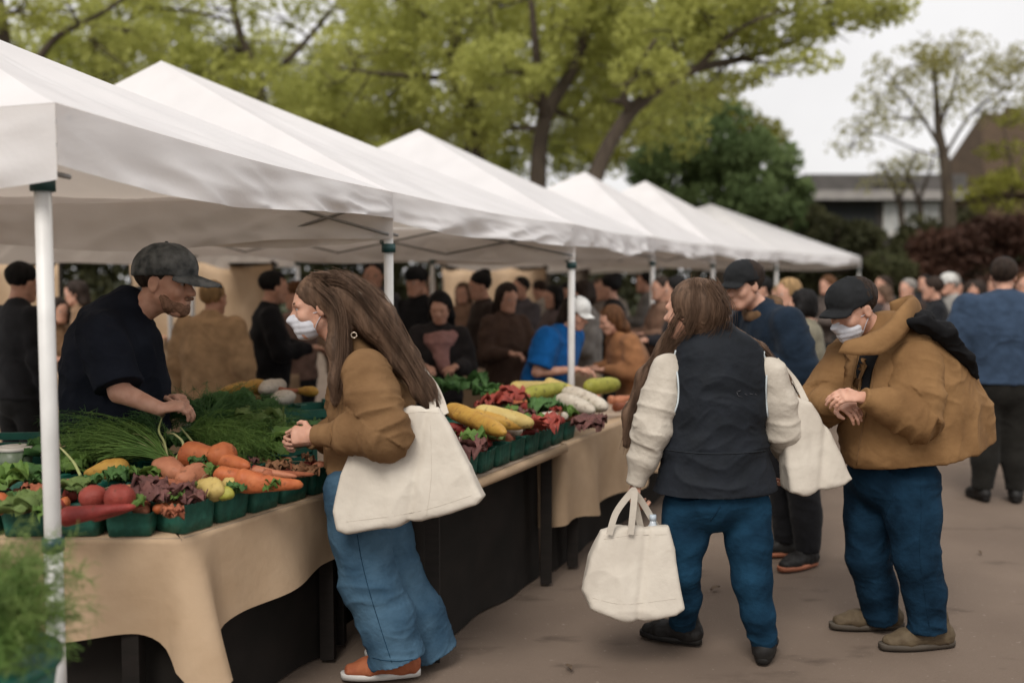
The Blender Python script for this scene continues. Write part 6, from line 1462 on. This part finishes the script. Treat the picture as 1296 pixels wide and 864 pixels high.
for k, (px, py, zz, lab) in enumerate([(628, 510, .96, 'red chard bunch behind the long yellow squash'), (650, 502, .97, 'red chard bunch before the pale sweetcorn'), (690, 540, .90, 'red chard bunch in the middle baskets of the squash table'), (745, 538, .88, 'dusky red lettuce near the far end of the squash table'), (590, 570, .88, 'dusky red lettuce in the nearest basket by the tote')]):
    crinkle(VP(px, py, zz), .11, .05, V_['red'] if k < 3 else V_['purple'], 'red_leaf_bunch', lab, 'leaves', 9, .3)
for k in range(16):
    m = ('peach', 'rust', 'peach', 'carrot')[k % 4]; a = rng.uniform(-.5, .9)
    c = A1 + d2 * rng.uniform(.0, 1.5) + in2 * rng.uniform(.06, .5) + A(0, 0, rng.uniform(.06, .13)); bodyrev(c, A(cos(a), sin(a), .1), rng.uniform(.12, .2), taper(.033), V_[m], 'orange_root', {'peach': 'pale orange root in the heap on the skirted table', 'rust': 'rusty root in the heap on the skirted table', 'carrot': 'carrot in the heap on the skirted table'}[m], 'root' if m != 'carrot' else 'carrot', m + ' coloured heap on the skirted table', lumps=.15, seg=12)

# ------------------------------------------------------------------ fennel tub at the nearest corner
ft = empty('green_tub', tuple(W(2, 880, 2.5)), 'green plastic tub at the bottom corner holding feathery fennel', 'tub')
c = W(-42, 900, 2.45); c = A(c[0], c[1], 0); zt = W(-42, 836, 2.45)[2]
mb = MB(); mb.tube([c + A(0, 0, zt - .30), c + A(0, 0, zt - .02)], [.17, .215], 40); mb.tube([c + A(0, 0, zt - .028), c + A(0, 0, zt - .02), c + A(0, 0, zt), c + A(0, 0, zt + .006)], [.217, .226, .226, .216], 40); mb.build('tub_body', M['tub'], ft)
sb = crate('storage_crate', c + A(0, 0, .016), .5, .5, zt - .32, M['crate'], 'black crate under the green tub of fennel', None, .2)
base = c + A(0, 0, zt - .02)
tips = [W(px, py, dd) for px, py, dd in [(0, 720, 2.4), (30, 700, 2.45), (50, 705, 2.45), (70, 722, 2.4), (88, 750, 2.4), (60, 760, 2.35), (40, 745, 2.3), (10, 760, 2.3), (70, 775, 2.4), (50, 790, 2.3), (-30, 700, 2.4), (20, 790, 2.25), (-40, 740, 2.4), (55, 730, 2.5)]]
fronds('fennel_bunch', 'airy light green fennel fronds spilling out of the corner tub in front of the post', base, tips, 210, G_['dill'], .034, 40, .0016, .05, .10, cat='fennel', lw=.0011)
fronds('fennel_bunch', 'denser fennel fronds low in the corner tub', base + A(.05, -.06, 0), [W(px, py, dd) for px, py, dd in [(10, 800, 2.25), (40, 805, 2.28), (-20, 790, 2.3), (60, 800, 2.32), (25, 770, 2.3), (0, 750, 2.35)]], 110, G_['fresh'], .034, 40, .0016, .04, .08, cat='fennel', lw=.0009)
